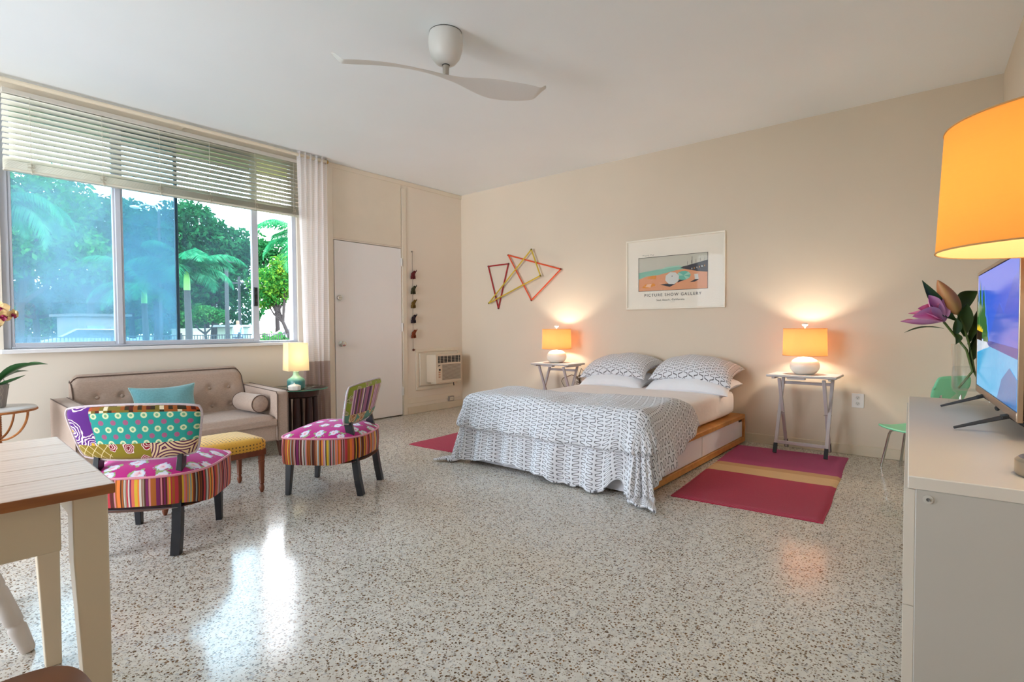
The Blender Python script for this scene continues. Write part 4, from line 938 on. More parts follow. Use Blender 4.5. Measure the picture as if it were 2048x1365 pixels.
# ------------------------------------------------------------------ vase and lilies
def clearmat(name, tint, kf=.32):
    x = NT(name); x.nt.nodes.remove(x.b); g = x.n('ShaderNodeBsdfGlossy'); g.inputs['Roughness'].default_value = .02; t = x.n('ShaderNodeBsdfTransparent'); t.inputs[0].default_value = tint
    lw = x.n('ShaderNodeLayerWeight'); lw.inputs[0].default_value = .35; m2 = x.n('ShaderNodeMixShader'); x.l(x.m('MULTIPLY', lw.outputs['Facing'], kf), m2.inputs[0]); x.l(t.outputs[0], m2.inputs[1]); x.l(g.outputs[0], m2.inputs[2]); x.l(m2.outputs[0], x.out.inputs[0]); return x.mat
va = thing('glass_vase', 'clear glass vase half filled with water on the dresser end', 'vase', (5.252, -2.56, .7805))
b = MB(); b.lathe([(.069, .0), (.070, .004), (.062, .016), (.049, .03), (.047, .034), (.060, .044), (.064, .06), (.063, .14), (.066, .221), (.064, .221), (.061, .14), (.061, .062), (.056, .048), (0, .042)], seg=56); b.build('glass', clearmat('vase_glass', (.98, .99, .985, 1)), va)
b = MB(); b.lathe([(0, .045), (.055, .05), (.0605, .064), (.0605, .135), (0, .135)], seg=48); b.build('water', clearmat('water', (.97, .985, .99, 1)), va)
m_lst = plain('lily_stem', C(96, 112, 44), .5, .15, 30); m_llf = plain('lily_leaf', C(66, 92, 34), .4, .25, 14); m_lpk = None
x = NT('lily_pink'); v_ = x.co('UV'); s = x.xyz(v_); ed = x.m('ABSOLUTE', x.m('SUBTRACT', s[0], .5)); x.base(x.mix(x.m('MULTIPLY', ed, 1.6), x.mix(x.noise(x.co('UV', (3, 40, 1)), 3, 2), C(222, 92, 150), C(232, 128, 178)), C(240, 176, 204))); x.set(rough=.5, spec=.3); m_lpk = x.mat
x = NT('lily_bud'); s = x.xyz(x.co('UV')); x.base(x.mix(x.m('ABSOLUTE', x.m('SUBTRACT', x.m('FRACT', x.m('MULTIPLY', s[0], 3)), .5)), C(196, 116, 70), C(196, 168, 96))); x.set(rough=.5); m_bud = x.mat
li = thing('lily_stem', 'pink lily bloom on a leafy stem leaning out of the vase', 'flower', (5.252, -2.56, .785))
lo = Vector((5.252, -2.56, .785))
def q_(x, y, z): return tuple(Vector((x, y, z))-lo)
b = MB(); b.tube([q_(5.21, -2.575, .835), q_(5.25, -2.565, .90), q_(5.232, -2.572, .98), q_(5.20, -2.59, 1.03), q_(5.165, -2.61, 1.085)], .0042, 8); b.build('stem', m_lst, li)
bs_ = Vector(q_(5.165, -2.61, 1.087))
for tp_, w_, bd_, nr in (((5.04, -2.715, 1.088), .045, (0, 0, -.012), (0, 0, 1)), ((5.09, -2.69, 1.135), .05, (0, 0, .0), (.3, -.6, .6)), ((5.06, -2.66, 1.118), .04, (0, 0, .004), (0, .2, 1)), ((5.12, -2.665, 1.185), .045, (-.012, -.01, 0), (.7, -.6, .1)), ((5.075, -2.72, 1.105), .042, (.01, -.01, .012), (.5, -.6, .3)), ((5.16, -2.63, 1.17), .04, (-.01, 0, 0), (.7, -.7, 0))):
    b = MB(); leaf(b, bs_, Vector(tp_)-lo, w_*1.35, bd_, nr, .35, 14, ruff=.0015, pw=.8); b.build('petal', m_lpk, li, ang=80)
def lvs(par, lst):
    for a, c_, w_, bd_, nr in lst:
        b = MB(); leaf(b, Vector(a)-lo, Vector(c_)-lo, w_, bd_, nr, .22, 12); b.build('leaf', m_llf, par, ang=80)
lvs(li, [((5.165, -2.61, 1.06), (5.05, -2.70, 1.045), .022, (0, 0, .012), (0, 0, 1)), ((5.19, -2.595, 1.05), (5.20, -2.60, 1.0), .03, (.01, 0, 0), (.7, -.7, 0)), ((5.20, -2.59, 1.03), (5.20, -2.62, 1.10), .036, (0, 0, 0), (.6, -.8, 0))])
lb = thing('lily_stem', 'closed orange-green lily bud on a leafy stem in the vase', 'flower', tuple(lo))
b = MB(); b.tube([q_(5.28, -2.55, .835), q_(5.255, -2.56, .90), q_(5.24, -2.565, 1.0), q_(5.222, -2.575, 1.07), q_(5.205, -2.585, 1.115)], .0042, 8); b.build('stem', m_lst, lb)
b = MB(); A = Vector(q_(5.205, -2.585, 1.113)); Bv = Vector(q_(5.145, -2.622, 1.242)); ax = (Bv-A).normalized(); sa = ax.cross(Vector((.6, -.8, 0))).normalized(); sb = ax.cross(sa)
b.grid(lambda u, v: tuple(A.lerp(Bv, v)+(sa*math.cos(2*PI*u)+sb*math.sin(2*PI*u))*(.029*max(.06, math.sin(PI*(v**.75*.96+.03))**.8)*(1+.06*math.cos(6*PI*u)))), 30, 14, closeu=True); b.build('bud', m_bud, lb, ang=80)
lvs(lb, [((5.20, -2.59, 1.09), (5.10, -2.66, 1.242), .05, (-.005, 0, -.018), (.6, -.8, .1)), ((5.215, -2.575, 1.10), (5.262, -2.53, 1.20), .058, (-.02, -.0, .02), (.6, -.8, .2)), ((5.225, -2.57, 1.03), (5.232, -2.585, 1.155), .06, (-.01, 0, 0), (.6, -.8, 0)),
   ((5.235, -2.56, 1.0), (5.262, -2.545, 1.13), .035, (0, 0, 0), (.6, -.8, 0)), ((5.24, -2.56, .94), (5.29, -2.54, 1.04), .05, (0, 0, .01), (.6, -.8, .1)), ((5.24, -2.56, .93), (5.27, -2.545, 1.06), .05, (0, 0, 0), (.6, -.8, 0)), ((5.29, -2.52, 1.03), (5.296, -2.53, 1.165), .03, (-.01, 0, 0), (.6, -.8, 0))])

# ------------------------------------------------------------------ mint child's chair
m_mint = plain('mint_plastic', C(132, 222, 176), .35, .04)
gc = thing('child_chair', 'small mint green chair with chrome legs behind the dresser', 'chair', (5.0, -.39, 0), D(-40))
b = MB(); b.grid(lambda u, v: (-.20+.40*u, (-.17+.34*v)*(1-.18*(2*u-1)**4)*1.0, .318+.012*(2*v-1)**2-.012*math.sin(PI*u)), 24, 16); b.build('seat', m_mint, gc, ang=80, solid=.012)
b = MB()
def gb(u, v): s = 2*u-1; return (.20+.05*v+.03*(1-s*s)*.5, .14*s*(1-.12*(2*v-1)**4), .55+.18*v-.012*abs(s)**5*(1 if v > .5 else -1))
b.grid(gb, 18, 12); b.build('backrest', m_mint, gc, ang=80, solid=.012)
for sx in (-1, 1):
    for sy in (-1, 1):
        b = MB(); b.tube([(sx*.03, sy*.03, .297), (sx*.13, sy*.06, .30), (sx*.165, sy*.068, .285), (sx*.178, sy*.07, .255), (sx*.228, sy*.085, .0)], .009, 10); b.build('leg', m_chrome, gc)
b = MB()
for s in (-1, 1): b.tube([(.10, s*.06, .30), (.20, s*.07, .315), (.225, s*.075, .36), (.225, s*.08, .60)], .008, 8)
b.build('back_support', m_chrome, gc)

# ------------------------------------------------------------------ wall things
def outlet(name, label, loc, rz, w_=.075, h_=.115, sockets=2):
    t = thing(name, label, 'outlet', loc, rz)
    b = MB(); b.box(-w_/2, w_/2, -.006, 0, -h_/2, h_/2); b.build('cover_plate', m_white, t, bevel=.002)
    for k in range(sockets):
        z = (.024 if k == 0 else -.024) if sockets == 2 else 0; b = MB(); b.lathe([(0, 0), (.0165, 0), (.0165, .002), (0, .003)], seg=20); so_ = b.build('socket', plain('socket_white', C(226, 224, 216), .4), t, loc=(0, -.006, z)); so_.rotation_euler = (PI/2, 0, 0)
        b = MB(); b.box(-.007, -.005, -.010, -.0085, z+.0, z+.009); b.box(.005, .007, -.010, -.0085, z+.0, z+.009); b.box(-.002, .002, -.010, -.0085, z-.008, z-.004); b.build('slot', m_dark, t)
    return t
outlet('wall_outlet', 'white double wall outlet right of the tray table', (4.58, 0, .452), 0, .085, .117)
outlet('wall_outlet', 'white wall outlet with tangled cord behind the far tray table', (1.91, 0, .405), 0)
cdm = MB()
cp = [(1.60, -.02, .55), (1.62, -.02, .42), (1.66, -.02, .36), (1.70, -.02, .34)]
b = MB(); b.tube([(1.92, -.02, .43), (1.87, -.03, .50), (1.80, -.03, .52), (1.68, -.03, .475), (1.655, -.03, .44), (1.70, -.03, .37), (1.73, -.03, .385)], .004, 6); b.tube([(1.90, -.02, .42), (1.91, -.035, .54), (1.93, -.03, .60), (1.96, -.03, .57)], .004, 6)
for k_ in range(7): b.tube([(1.90+.02*math.sin(k_), -.03, .39+.02*k_), (1.87+.03*math.cos(k_*2), -.035, .40+.02*k_), (1.91-.03*math.sin(k_*3), -.03, .43+.015*k_)], .0045, 6)
tag(b.build('power_cord', plain('brown_cord', C(96, 74, 48), .6), None), 'brown tangled power cord plugged in under the far tray table', 'cord')
# string-art triangles
def sticks(label, pts, c):
    t = thing('wall_triangle', label, 'wall art', pts[0], 0, 'stick triangles on the wall'); o0 = Vector(pts[0]); m = plain('stick', c, .6, .12, 20); md = plain('stick_tip', tuple(q*.25 for q in c[:3])+(1,), .6)
    P = [Vector(p)-o0 for p in pts]
    for i in range(3):
        a, c_ = P[i], P[(i+1) % 3]; b = MB(); b.tube([a, c_], .0085, 8); b.build('stick', m, t)
        b = MB(); b.ell(tuple(a), (.012, .012, .012), 8, 6); b.build('knot', md, t)
sticks('narrow dark red stick triangle on the wall near the corner', [(.506, -.014, 1.861), (.845, -.014, 1.867), (.674, -.014, 1.313)], C(176, 30, 36))
sticks('orange stick triangle, largest of the wall art', [(.862, -.034, 1.972), (1.656, -.034, 1.739), (1.223, -.034, 1.396)], C(236, 84, 36))
sticks('long mustard yellow stick triangle crossing the other wall triangles', [(1.241, -.053, 2.004), (1.375, -.053, 1.682), (.545, -.053, 1.381)], C(214, 184, 48))
# poster
pf = thing('framed_poster', 'framed beach poster with parasols above the bed', 'poster', (3.0, 0, 1.61))
m_pfr = plain('poster_frame', C(240, 232, 216), .35, .03)
for a in ((-.515, .515, -.022, 0, .345, .362), (-.515, .515, -.022, 0, -.362, -.345), (-.515, -.498, -.022, 0, -.345, .345), (.498, .515, -.022, 0, -.345, .345)): part('frame_bar', m_pfr, pf, a, bevel=.003)
part('mat_board', plain('poster_paper', C(248, 241, 226), .6, .02), pf, (-.498, .498, -.008, 0, -.345, .345))
pm = [plain('ink_sky', C(206, 204, 188), .6, .03), plain('ink_sea', C(146, 204, 182), .6, .1, 6), plain('ink_sand', C(236, 166, 122), .6, .06, 5), plain('ink_dark', C(52, 48, 54), .6, 0), plain('ink_white', C(222, 224, 218), .6, .02), plain('ink_teal', C(110, 190, 168), .6, 0), plain('ink_orange', C(240, 156, 62), .6, .05), plain('ink_pale', C(244, 196, 160), .6, 0), plain('ink_teal2', C(164, 214, 192), .6, 0)]
b = MB(); k = [0]; PX0, PX1, PZ0, PZ1 = -.372, .345, -.172, .17
def ink(poly, mi):
    k[0] += 1; b.add([(PX0+(PX1-PX0)*u, -.0085-.0001*k[0], PZ0+(PZ1-PZ0)*v) for u, v in poly], [tuple(range(len(poly)))], mi)
ink([(0, 0), (1, 0), (1, 1), (0, 1)], 0); ink([(0, 0), (1, 0), (1, .55), (.68, .66), (.45, .66), (0, .56)], 1); ink([(.3, .60), (.45, .64), (.62, .67), (.62, .70), (.42, .68)], 8)
ink([(0, 0), (1, 0), (1, .50), (.72, .60), (.55, .56), (.3, .46), (.12, .44), (0, .36)], 2)
ink([(.66, .66), (.72, .68), (1, .80), (1, .46), (.86, .50), (.72, .57), (.62, .62)], 3)
for i in range(6): ink([(.78+.035*i, .56+.012*i), (.79+.035*i, .56+.012*i), (.79+.035*i, .60+.012*i), (.78+.035*i, .60+.012*i)], 6 if i % 2 else 4)
for i in range(5): ink([(.72+.06*i, .70+.025*i), (.7235+.06*i, .70+.025*i), (.7235+.06*i, .80+.02*i), (.72+.06*i, .80+.02*i)], 3)
ink([(.785, .72), (.79, .72), (.79, .93), (.785, .93)], 3)
def disc(u, v, ru, rv, mi, n=10, a0=0): ink([(u+ru*math.cos(2*PI*i/n+a0), v+rv*math.sin(2*PI*i/n+a0)) for i in range(n)], mi)
ink([(.33, .17), (.42, .19), (.56, .17), (.47, .09)], 3); ink([(.58, .20), (.70, .28), (.60, .28)], 3); ink([(.76, .20), (.83, .20), (.89, .27), (.83, .27)], 3)
disc(.67, .40, .10, .135, 5); ink([(.67, .40), (.57, .40), (.60, .50)], 8); ink([(.67, .40), (.74, .50), (.77, .42)], 8); ink([(.67, .40), (.71, .28), (.76, .34)], 8)
disc(.505, .34, .105, .185, 4, 8, .3); disc(.505, .40, .008, .012, 3)
ink([(.83, .27), (.88, .27), (.87, .42), (.82, .42)], 4)
ink([(.12, .38), (.2, .45), (.27, .44), (.26, .34)], 6); ink([(.05, .10), (.10, .20), (.24, .22), (.26, .15), (.14, .08)], 6); ink([(.10, .12), (.13, .2), (.2, .21), (.18, .1)], 7)
for e in ([(-.006, -.01), (1.006, -.01), (1.006, 0), (-.006, 0)], [(-.006, 1), (1.006, 1), (1.006, 1.012), (-.006, 1.012)], [(-.006, 0), (0, 0), (0, 1), (-.006, 1)], [(1, 0), (1.006, 0), (1.006, 1), (1, 1)]): ink(e, 3)
b.build('print', pm, pf, ang=0)
m_ink = plain('ink_text', C(58, 52, 50), .6, 0)
def text(s, size, x, z, par, ax='C', sp=1.0, y=-.0105, m=None):
    c_ = bpy.data.curves.new('lettering', 'FONT'); c_.body = s; c_.size = size; c_.align_x = 'CENTER'; c_.space_character = sp; c_.extrude = .0003
    o = bpy.data.objects.new('lettering', c_); col.objects.link(o)
    dg = bpy.context.evaluated_depsgraph_get(); me = bpy.data.meshes.new_from_object(o.evaluated_get(dg)); bpy.data.objects.remove(o)
    o = bpy.data.objects.new('lettering', me); col.objects.link(o); me.materials.clear(); me.materials.append(m or m_ink); o.parent = par; o.location = (x, y, z); o.rotation_euler = (PI/2, 0, 0); return o
text('PICTURE SHOW GALLERY', .042, -.012, -.232, pf, sp=1.28)
text('Seal Beach, California', .026, -.03, -.278, pf, sp=1.25)
b = MB(); pts = [(-.33+.0045*i, -.0105, .195+.006*math.sin(i*1.9)+.004*math.sin(i*.7)) for i in range(34)]
for i in range(0, 30, 6): b.tube(pts[i:i+5], .0009, 4)
b.tube([(-.03, -.0105, -.293), (.02, -.0105, -.293)], .0006, 4)
b.build('signature', m_ink, pf)
part('glazing', clearmat('poster_glazing', (.99, .99, .99, 1), .10), pf, (-.498, .498, -.0155, -.0145, -.345, .345))
# hanging garland
hg = thing('hanging_garland', 'string of five small coloured figures hanging beside the door', 'garland', (.012, -.864, 2.01))
b = MB(); b.tube([(0, 0, 0), (0, .002, -.6), (0, 0, -1.21)], .0022, 6); b.build('string', plain('garland_string', C(90, 66, 50), .8), hg)
b = MB(); b.tube([(-.014, 0, .0), (.008, 0, 0)], .008, 8); b.build('nail', m_steel, hg)
for z, c_ in zip((-.284, -.47, -.643, -.828, -1.014), (C(110, 30, 30), C(64, 60, 30), C(124, 92, 26), C(46, 26, 36), C(140, 62, 22))):
    m = plain('felt', c_, .9, .3, 60); b = MB(); b.ell((.012, 0, z), (.02, .028, .032), 12, 8); b.ell((.012, .022, z+.032), (.016, .02, .02), 10, 6); b.tube([(.014, .034, z+.035), (.016, .048, z+.045), (.016, .05, z+.062)], [.008, .006, .004], 6)
    for dy in (-.02, .015): b.tube([(.006, dy, z-.015), (.006, dy-.006, z-.055)], [.010, .009], 8); b.tube([(.022, dy, z-.015), (.024, dy+.004, z-.052)], [.010, .009], 8)
    b.ell((.026, .018, z+.028), (.004, .014, .016), 8, 6); b.build('figure', m, hg)
b = MB(); b.ell((.006, 0, -1.215), (.015, .018, .015), 10, 6); b.build('bell', plain('bell', C(92, 50, 34), .4, metal=.4), hg)
# air conditioner
ac = thing('air_conditioner', 'beige window air conditioner set into the wall by the corner', 'air conditioner', (0, -.43, .54))
m_ac = plain('ac_plastic', C(222, 206, 184), .45, .04, 6)
for a in ((0, .012, -.39, .37, .225, .265), (0, .012, -.39, .37, -.255, -.215), (0, .012, -.39, -.35, -.215, .225), (0, .012, .33, .37, -.215, .225)): part('surround', m_trim, ac, a, bevel=.003)
part('filler_panel', m_trim, ac, (0, .022, -.335, .315, -.20, .205), bevel=.004)
part('body', m_ac, ac, (.022, .185, -.235, .205, -.165, .19), bevel=.008)
part('front_panel', m_ac, ac, (.185, .205, -.24, .21, -.165, .195), bevel=.006)
part('vent_recess', m_dark, ac, (.200, .2065, -.20, .19, .085, .17))
for i in range(6):
    y = -.20+.39*(i+.5)/6; b = MB(); b.box(.2045, .2095, y-.0025, y+.0025, .085, .17); b.build('vent_blade', m_ac, ac)
for i in range(4): b = MB(); b.box(.204, .2085, -.20, .19, .097+i*.02, .099+i*.02); b.build('vent_slat', m_ac, ac)
part('grille_recess', plain('grille_dark', C(120, 108, 98), .6), ac, (.200, .206, -.13, .195, -.135, .065))
for i in range(20): z = -.133+i*.0101; b = MB(); b.box(.204, .209, -.13, .195, z, z+.005); b.build('grille_slat', plain('grille_slat', C(206, 192, 172), .45) if i == 0 else bpy.data.materials['grille_slat'], ac)
part('control_panel', plain('control', C(230, 216, 194), .4), ac, (.204, .208, -.215, -.145, -.13, .03), bevel=.002)
b = MB(); b.lathe([(0, 0), (.013, 0), (.011, .012), (0, .013)], seg=16); q = b.build('dial', m_dark, ac, loc=(.207, -.178, .0)); q.rotation_euler = (0, PI/2, 0)
for z in (-.04, -.07, -.10): b = MB(); b.box(.2075, .2105, -.195, -.165, z, z+.018); b.build('button', plain('ac_button', C(196, 150, 120), .5) if z == -.04 else bpy.data.materials['ac_button'], ac)
b = MB(); b.bar((.209, -.20, .045), (.209, -.185, .062), .004, .003); b.bar((.209, -.19, .045), (.209, -.175, .062), .004, .003); b.bar((.209, -.18, .055), (.209, -.16, .058), .004, .003); b.build('badge', m_dark, ac)
part('drip_lip', m_ac, ac, (.10, .20, -.23, .20, -.176, -.165), bevel=.003); b = MB(); b.tube([(.15, .12, -.17), (.15, .12, -.20), (.15, .126, -.225)], .006, 8); b.build('drain_tube', m_dark, ac)
ot_ = thing('wall_socket_box', 'grey surface-mounted socket box low on the wall under the air conditioner', 'outlet', (0, -.23, .125))
part('box', plain('socket_grey', C(168, 156, 144), .5), ot_, (0, .03, -.045, .045, -.033, .033), bevel=.005); part('socket_face', m_trim, ot_, (.03, .033, -.03, .03, -.02, .02), bevel=.002)
for y in (-.012, .012): part('slot', m_dark, ot_, (.033, .0338, y-.002, y+.002, -.01, .01))
part('kick_line', m_trim, bl if False else t1, (0, .006, -.955, -.03, .13, .20), bevel=.002)
# ------------------------------------------------------------------ ceiling fan
fn = thing('ceiling_fan', 'white two-blade ceiling fan with bowl-shaped motor', 'ceiling fan', (2.80, -2.915, H), D(62))
m_fan = plain('fan_white', C(218, 216, 212), .4, .02)
b = MB(); b.lathe([(0, 0), (.096, 0), (.098, -.004), (.104, -.035), (.105, -.06), (.10, -.10), (.086, -.145), (.06, -.178), (.03, -.19), (0, -.192)][::-1], seg=48); b.build('motor_bowl', m_fan, fn)
b = MB(); b.lathe([(.0985, -.004), (.0985, 0)], seg=48); b.build('ceiling_gasket', m_dark, fn)
b = MB(); b.lathe([(0, -.25), (.018, -.25), (.019, -.215), (.02, -.19), (0, -.19)], seg=20); b.build('shaft', m_steel, fn); b = MB(); b.tube([(.0205*math.cos(k_*PI/12), .0205*math.sin(k_*PI/12), -.191) for k_ in range(24)], .003, 6, closed=True); b.build('shaft_ring', m_dark, fn)
b = MB(); NS = 140
def blade(u, v):
    s = 2*v-1; a = abs(s); sg = 1 if s >= 0 else -1
    ch = (.055+.115*smst(.03, .55, a))*math.sqrt(max(0.0, 1-max(0, (a-.60)/.402)**2.6)); ch = max(ch, .012)
    pit = -D(26)*math.tanh(s*5)*(1-.5*a)
    off = .045*math.sin(PI*min(1, a*1.05))*sg-.02*sg*a*a
    t = 2*PI*u; cx_ = ch/2*math.cos(t); th = .006*math.sin(t)*(1-.5*a)
    z = -.265+.04*smst(.9, 1, a)+.006*math.cos(s*3)
    yy = off+cx_*math.cos(pit)-th*math.sin(pit); zz = z+cx_*math.sin(pit)+th*math.cos(pit)
    return (s*.66, yy, zz)
b.grid(blade, 16, NS, closeu=True); b.build('blade', m_fan, fn, ang=60)
# ------------------------------------------------------------------ outside
GZ = -.25
m_grass = plain('lawn', C(52, 69, 30), .9, .25, 1.5); m_road = plain('asphalt', C(74, 74, 75), .9, .1, 2)
struct(part('ground', m_grass, None, (-130, -.2, -60, 90, GZ-.2, GZ)))
struct(part('street', m_road, None, (-60, -24, -60, 90, GZ, GZ+.01)))
o = part('roof_overhang', plain('soffit_yellow', C(190, 190, 120), .7, .05), None, (-.95, -TH, -4.95, 2, 2.83, 2.95)); struct(o)
def leafmat(name, c1, c2, c3):
    x = NT(name); o = x.co(); f = x.noise(o, 1.1, 4, .7); g = x.noise(o, 9, 2)
    c = x.ramp(x.m('ADD', x.m('MULTIPLY', f, .65), x.m('MULTIPLY', g, .35)), [(.3, c1), (.5, c2), (.68, c3)])
    x.nt.nodes.remove(x.b); d = x.n('ShaderNodeBsdfDiffuse'); t = x.n('ShaderNodeBsdfTranslucent'); x.l(c, d.inputs[0]); x.l(c, t.inputs[0]); m2 = x.n('ShaderNodeMixShader'); m2.inputs[0].default_value = .35
    x.l(d.outputs[0], m2.inputs[1]); x.l(t.outputs[0], m2.inputs[2]); x.l(m2.outputs[0], x.out.inputs[0]); return x.mat
m_lfd = leafmat('leaves_dark', C(10, 44, 28), C(28, 78, 42), C(57, 113, 66)); m_lfm = leafmat('leaves_mid', C(19, 71, 35), C(46, 108, 51), C(93, 144, 71)); m_lfy = leafmat('leaves_lime', C(19, 71, 42), C(48, 111, 46), C(135, 152, 35))
m_bark = plain('bark', C(39, 33, 33), .9, .2, 8); m_palmtrunk = plain('palm_trunk', C(59, 54, 53), .9, .15, 12)
def tree(label, base, blobs, mat, n, ls, trunk_r=.2, br=None, seed=1):
    t = thing('tree', label, 'tree', base); r = np.random.default_rng(seed); B0 = Vector(base)
    tot = sum(b_[3]**2 for b_ in blobs); V = []; F = []
    for (x, y, z, rad) in blobs:
        k = int(n*rad**2/tot); d = r.normal(size=(k, 3)); d /= np.linalg.norm(d, axis=1)[:, None]; rr = rad*(.35+.65*r.random(k)**.45)*(1+.25*np.sin(d[:, 0]*5+x)*np.sin(d[:, 1]*6+y)*np.cos(d[:, 2]*5))
        c_ = d*rr[:, None]*np.array([1, 1, .8])+np.array([x-B0.x, y-B0.y, z-B0.z])
        a = r.normal(size=(k, 3)); a /= np.linalg.norm(a, axis=1)[:, None]; b_ = np.cross(a, r.normal(size=(k, 3))); b_ /= np.linalg.norm(b_, axis=1)[:, None]; s_ = ls*(.6+.8*r.random(k))[:, None]
        o = len(V); q = np.stack([c_-a*s_, c_-b_*s_*.45, c_+a*s_, c_+b_*s_*.45], 1).reshape(-1, 3); V += q.tolist(); F += [[o+4*i, o+4*i+1, o+4*i+2, o+4*i+3] for i in range(k)]
    me = bpy.data.meshes.new('foliage'); me.from_pydata(V, [], F); me.materials.append(mat); ob = bpy.data.objects.new('foliage', me); col.objects.link(ob); ob.parent = t; stuff(ob)
    b = MB(); f0 = blobs[0]; top = Vector((f0[0], f0[1], f0[2]))-B0; fork = top*.45; fork.x += .1
    b.tube([(0, 0, 0), tuple(fork*.5+Vector((.08, .05, 0))), tuple(fork)], [trunk_r, trunk_r*.8, trunk_r*.7], 9); b.build('trunk', m_bark, t)
    for k, q in enumerate(blobs):
        e = Vector(q[:3])-B0; mid = fork.lerp(e, .5)+Vector((0, 0, -.25)); b = MB(); b.tube([tuple(fork*.95), tuple(mid), tuple(e)], [trunk_r*.6, trunk_r*.4, trunk_r*.15], 7)
        for j in range(3):
            d = Vector((r.normal(), r.normal(), abs(r.normal())*.6)).normalized()*q[3]*.8; b.tube([tuple(mid.lerp(e, .3*j)), tuple(mid.lerp(e, .3*j)+d*.6+Vector((0, 0, .1))), tuple(mid.lerp(e, .3*j)+d)], [trunk_r*.22, trunk_r*.14, trunk_r*.05], 5)
        b.build('branch', m_bark, t)
    return t
tree('tall leafy tree seen through the leftmost hazy pane', (-29.5, -.6, GZ), [(-29.5, -.2, 5.6, 2.6), (-30.5, .8, 7.6, 2.2), (-30.5, -2.3, 7.6, 2.4), (-28.7, 1.6, 4.6, 1.8), (-29.5, -1.8, 4.2, 1.7)], m_lfm, 9000, .17, .22, seed=1)
tree('dense tree behind the house beyond the hazy pane', (-33.5, 3.0, GZ), [(-33.5, 3.4, 6.6, 2.8), (-34, 5.2, 7.2, 2.2), (-33.8, 1.7, 7.8, 2.3), (-33, 4.6, 4.4, 1.9)], m_lfd, 8000, .17, .25, seed=2)
tree('dark tree behind the street lamp', (-38.5, 8.0, GZ), [(-38.5, 8, 6.8, 2.9), (-38, 6.2, 8.0, 2.4), (-38, 9.8, 8.6, 2.2), (-38, 7.2, 4.2, 1.9)], m_lfd, 7000, .19, .25, seed=3)
tree('broad dark green tree behind the palm, mid window', (-38.0, 11.6, GZ), [(-38, 11.6, 7.0, 2.6), (-37.5, 10.2, 8.6, 2.0), (-37.5, 13.4, 7.2, 2.0), (-37, 12.6, 4.9, 2.2), (-37, 10.6, 4.4, 1.9)], m_lfd, 8000, .19, .28, seed=4)
tree('slender dark tree next to the window post', (-35.5, 15.2, GZ), [(-35.5, 15.2, 5.6, 1.7), (-35.5, 14.6, 3.8, 1.4), (-35.2, 15.5, 7.2, .9), (-35.6, 14.2, 6.9, 1.2), (-35.6, 16.6, 4.6, 1.4)], m_lfd, 4500, .15, .2, seed=5)
tree('lime and yellow leaved tree in the open window gap', (-23.6, 10.15, GZ), [(-24.6, 9.3, 3.6, 1.1), (-24.0, 10.1, 3.9, 1.2), (-24.8, 9.2, 2.75, .75), (-23.8, 9.9, 4.6, .8), (-24.3, 9.7, 2.9, .7)], m_lfy, 5200, .10, .13, seed=6)
tree('small umbrella-shaped tree beside the shed', (-33.0, 9.1, GZ), [(-33, 9.1, 2.0, .75), (-33.2, 8.4, 1.8, .6), (-32.8, 9.8, 1.9, .6)], m_lfm, 2600, .11, .12, seed=7)
tree('round tree at the far right behind the curtain', (-30.5, 18.0, GZ), [(-30.5, 18, 4.6, 2.0), (-30.5, 19.2, 6.0, 1.6)], m_lfm, 3000, .16, .2, seed=8)
for k_, (x_, y_, s_, r_) in enumerate(((-44, -3, 11, 3.2), (-45, 2.5, 12, 3.4), (-46, 8.5, 13, 3.2), (-47, 14.5, 14, 3.0))):
    tree(['wide tree far back on the left edge of the view', 'wide tree far back behind the white house', 'wide tree far back behind the utility poles', 'wide tree far back behind the boundary wall'][k_], (x_, y_, GZ), [(x_, y_, 4.8, r_), (x_, y_-2.6, 3.0, 2.4), (x_, y_+2.6, 2.8, 2.4), (x_-.5, y_-1, 7.0, 2.6), (x_, y_+1.5, 7.4, 2.3)], m_lfd if k_ % 2 else m_lfm, 8000, .24, .25, seed=s_)
for k_, (x_, y_) in enumerate(((-58, -9), (-60, -2.5), (-60, 4), (-60, 10.5), (-61, 17))):
    tree(['distant bushy tree, leftmost on the horizon', 'distant bushy tree behind the leftmost pane', 'distant bushy tree behind the street lamp', 'distant bushy tree behind the green shed', 'distant bushy tree behind the cream wall'][k_], (x_, y_, GZ), [(x_, y_, 3.0, 2.4), (x_, y_-2.4, 2.2, 2.2), (x_, y_+2.4, 2.2, 2.2), (x_, y_+1, 1.2, 1.6), (x_, y_-1.2, 1.1, 1.6)], m_lfm, 5000, .26, .2, seed=20+k_)
m_frond = leafmat('palm_leaf', C(15, 71, 46), C(37, 111, 71), C(93, 153, 108)); m_shaft = plain('crownshaft', C(108, 167, 57), .5, .1)
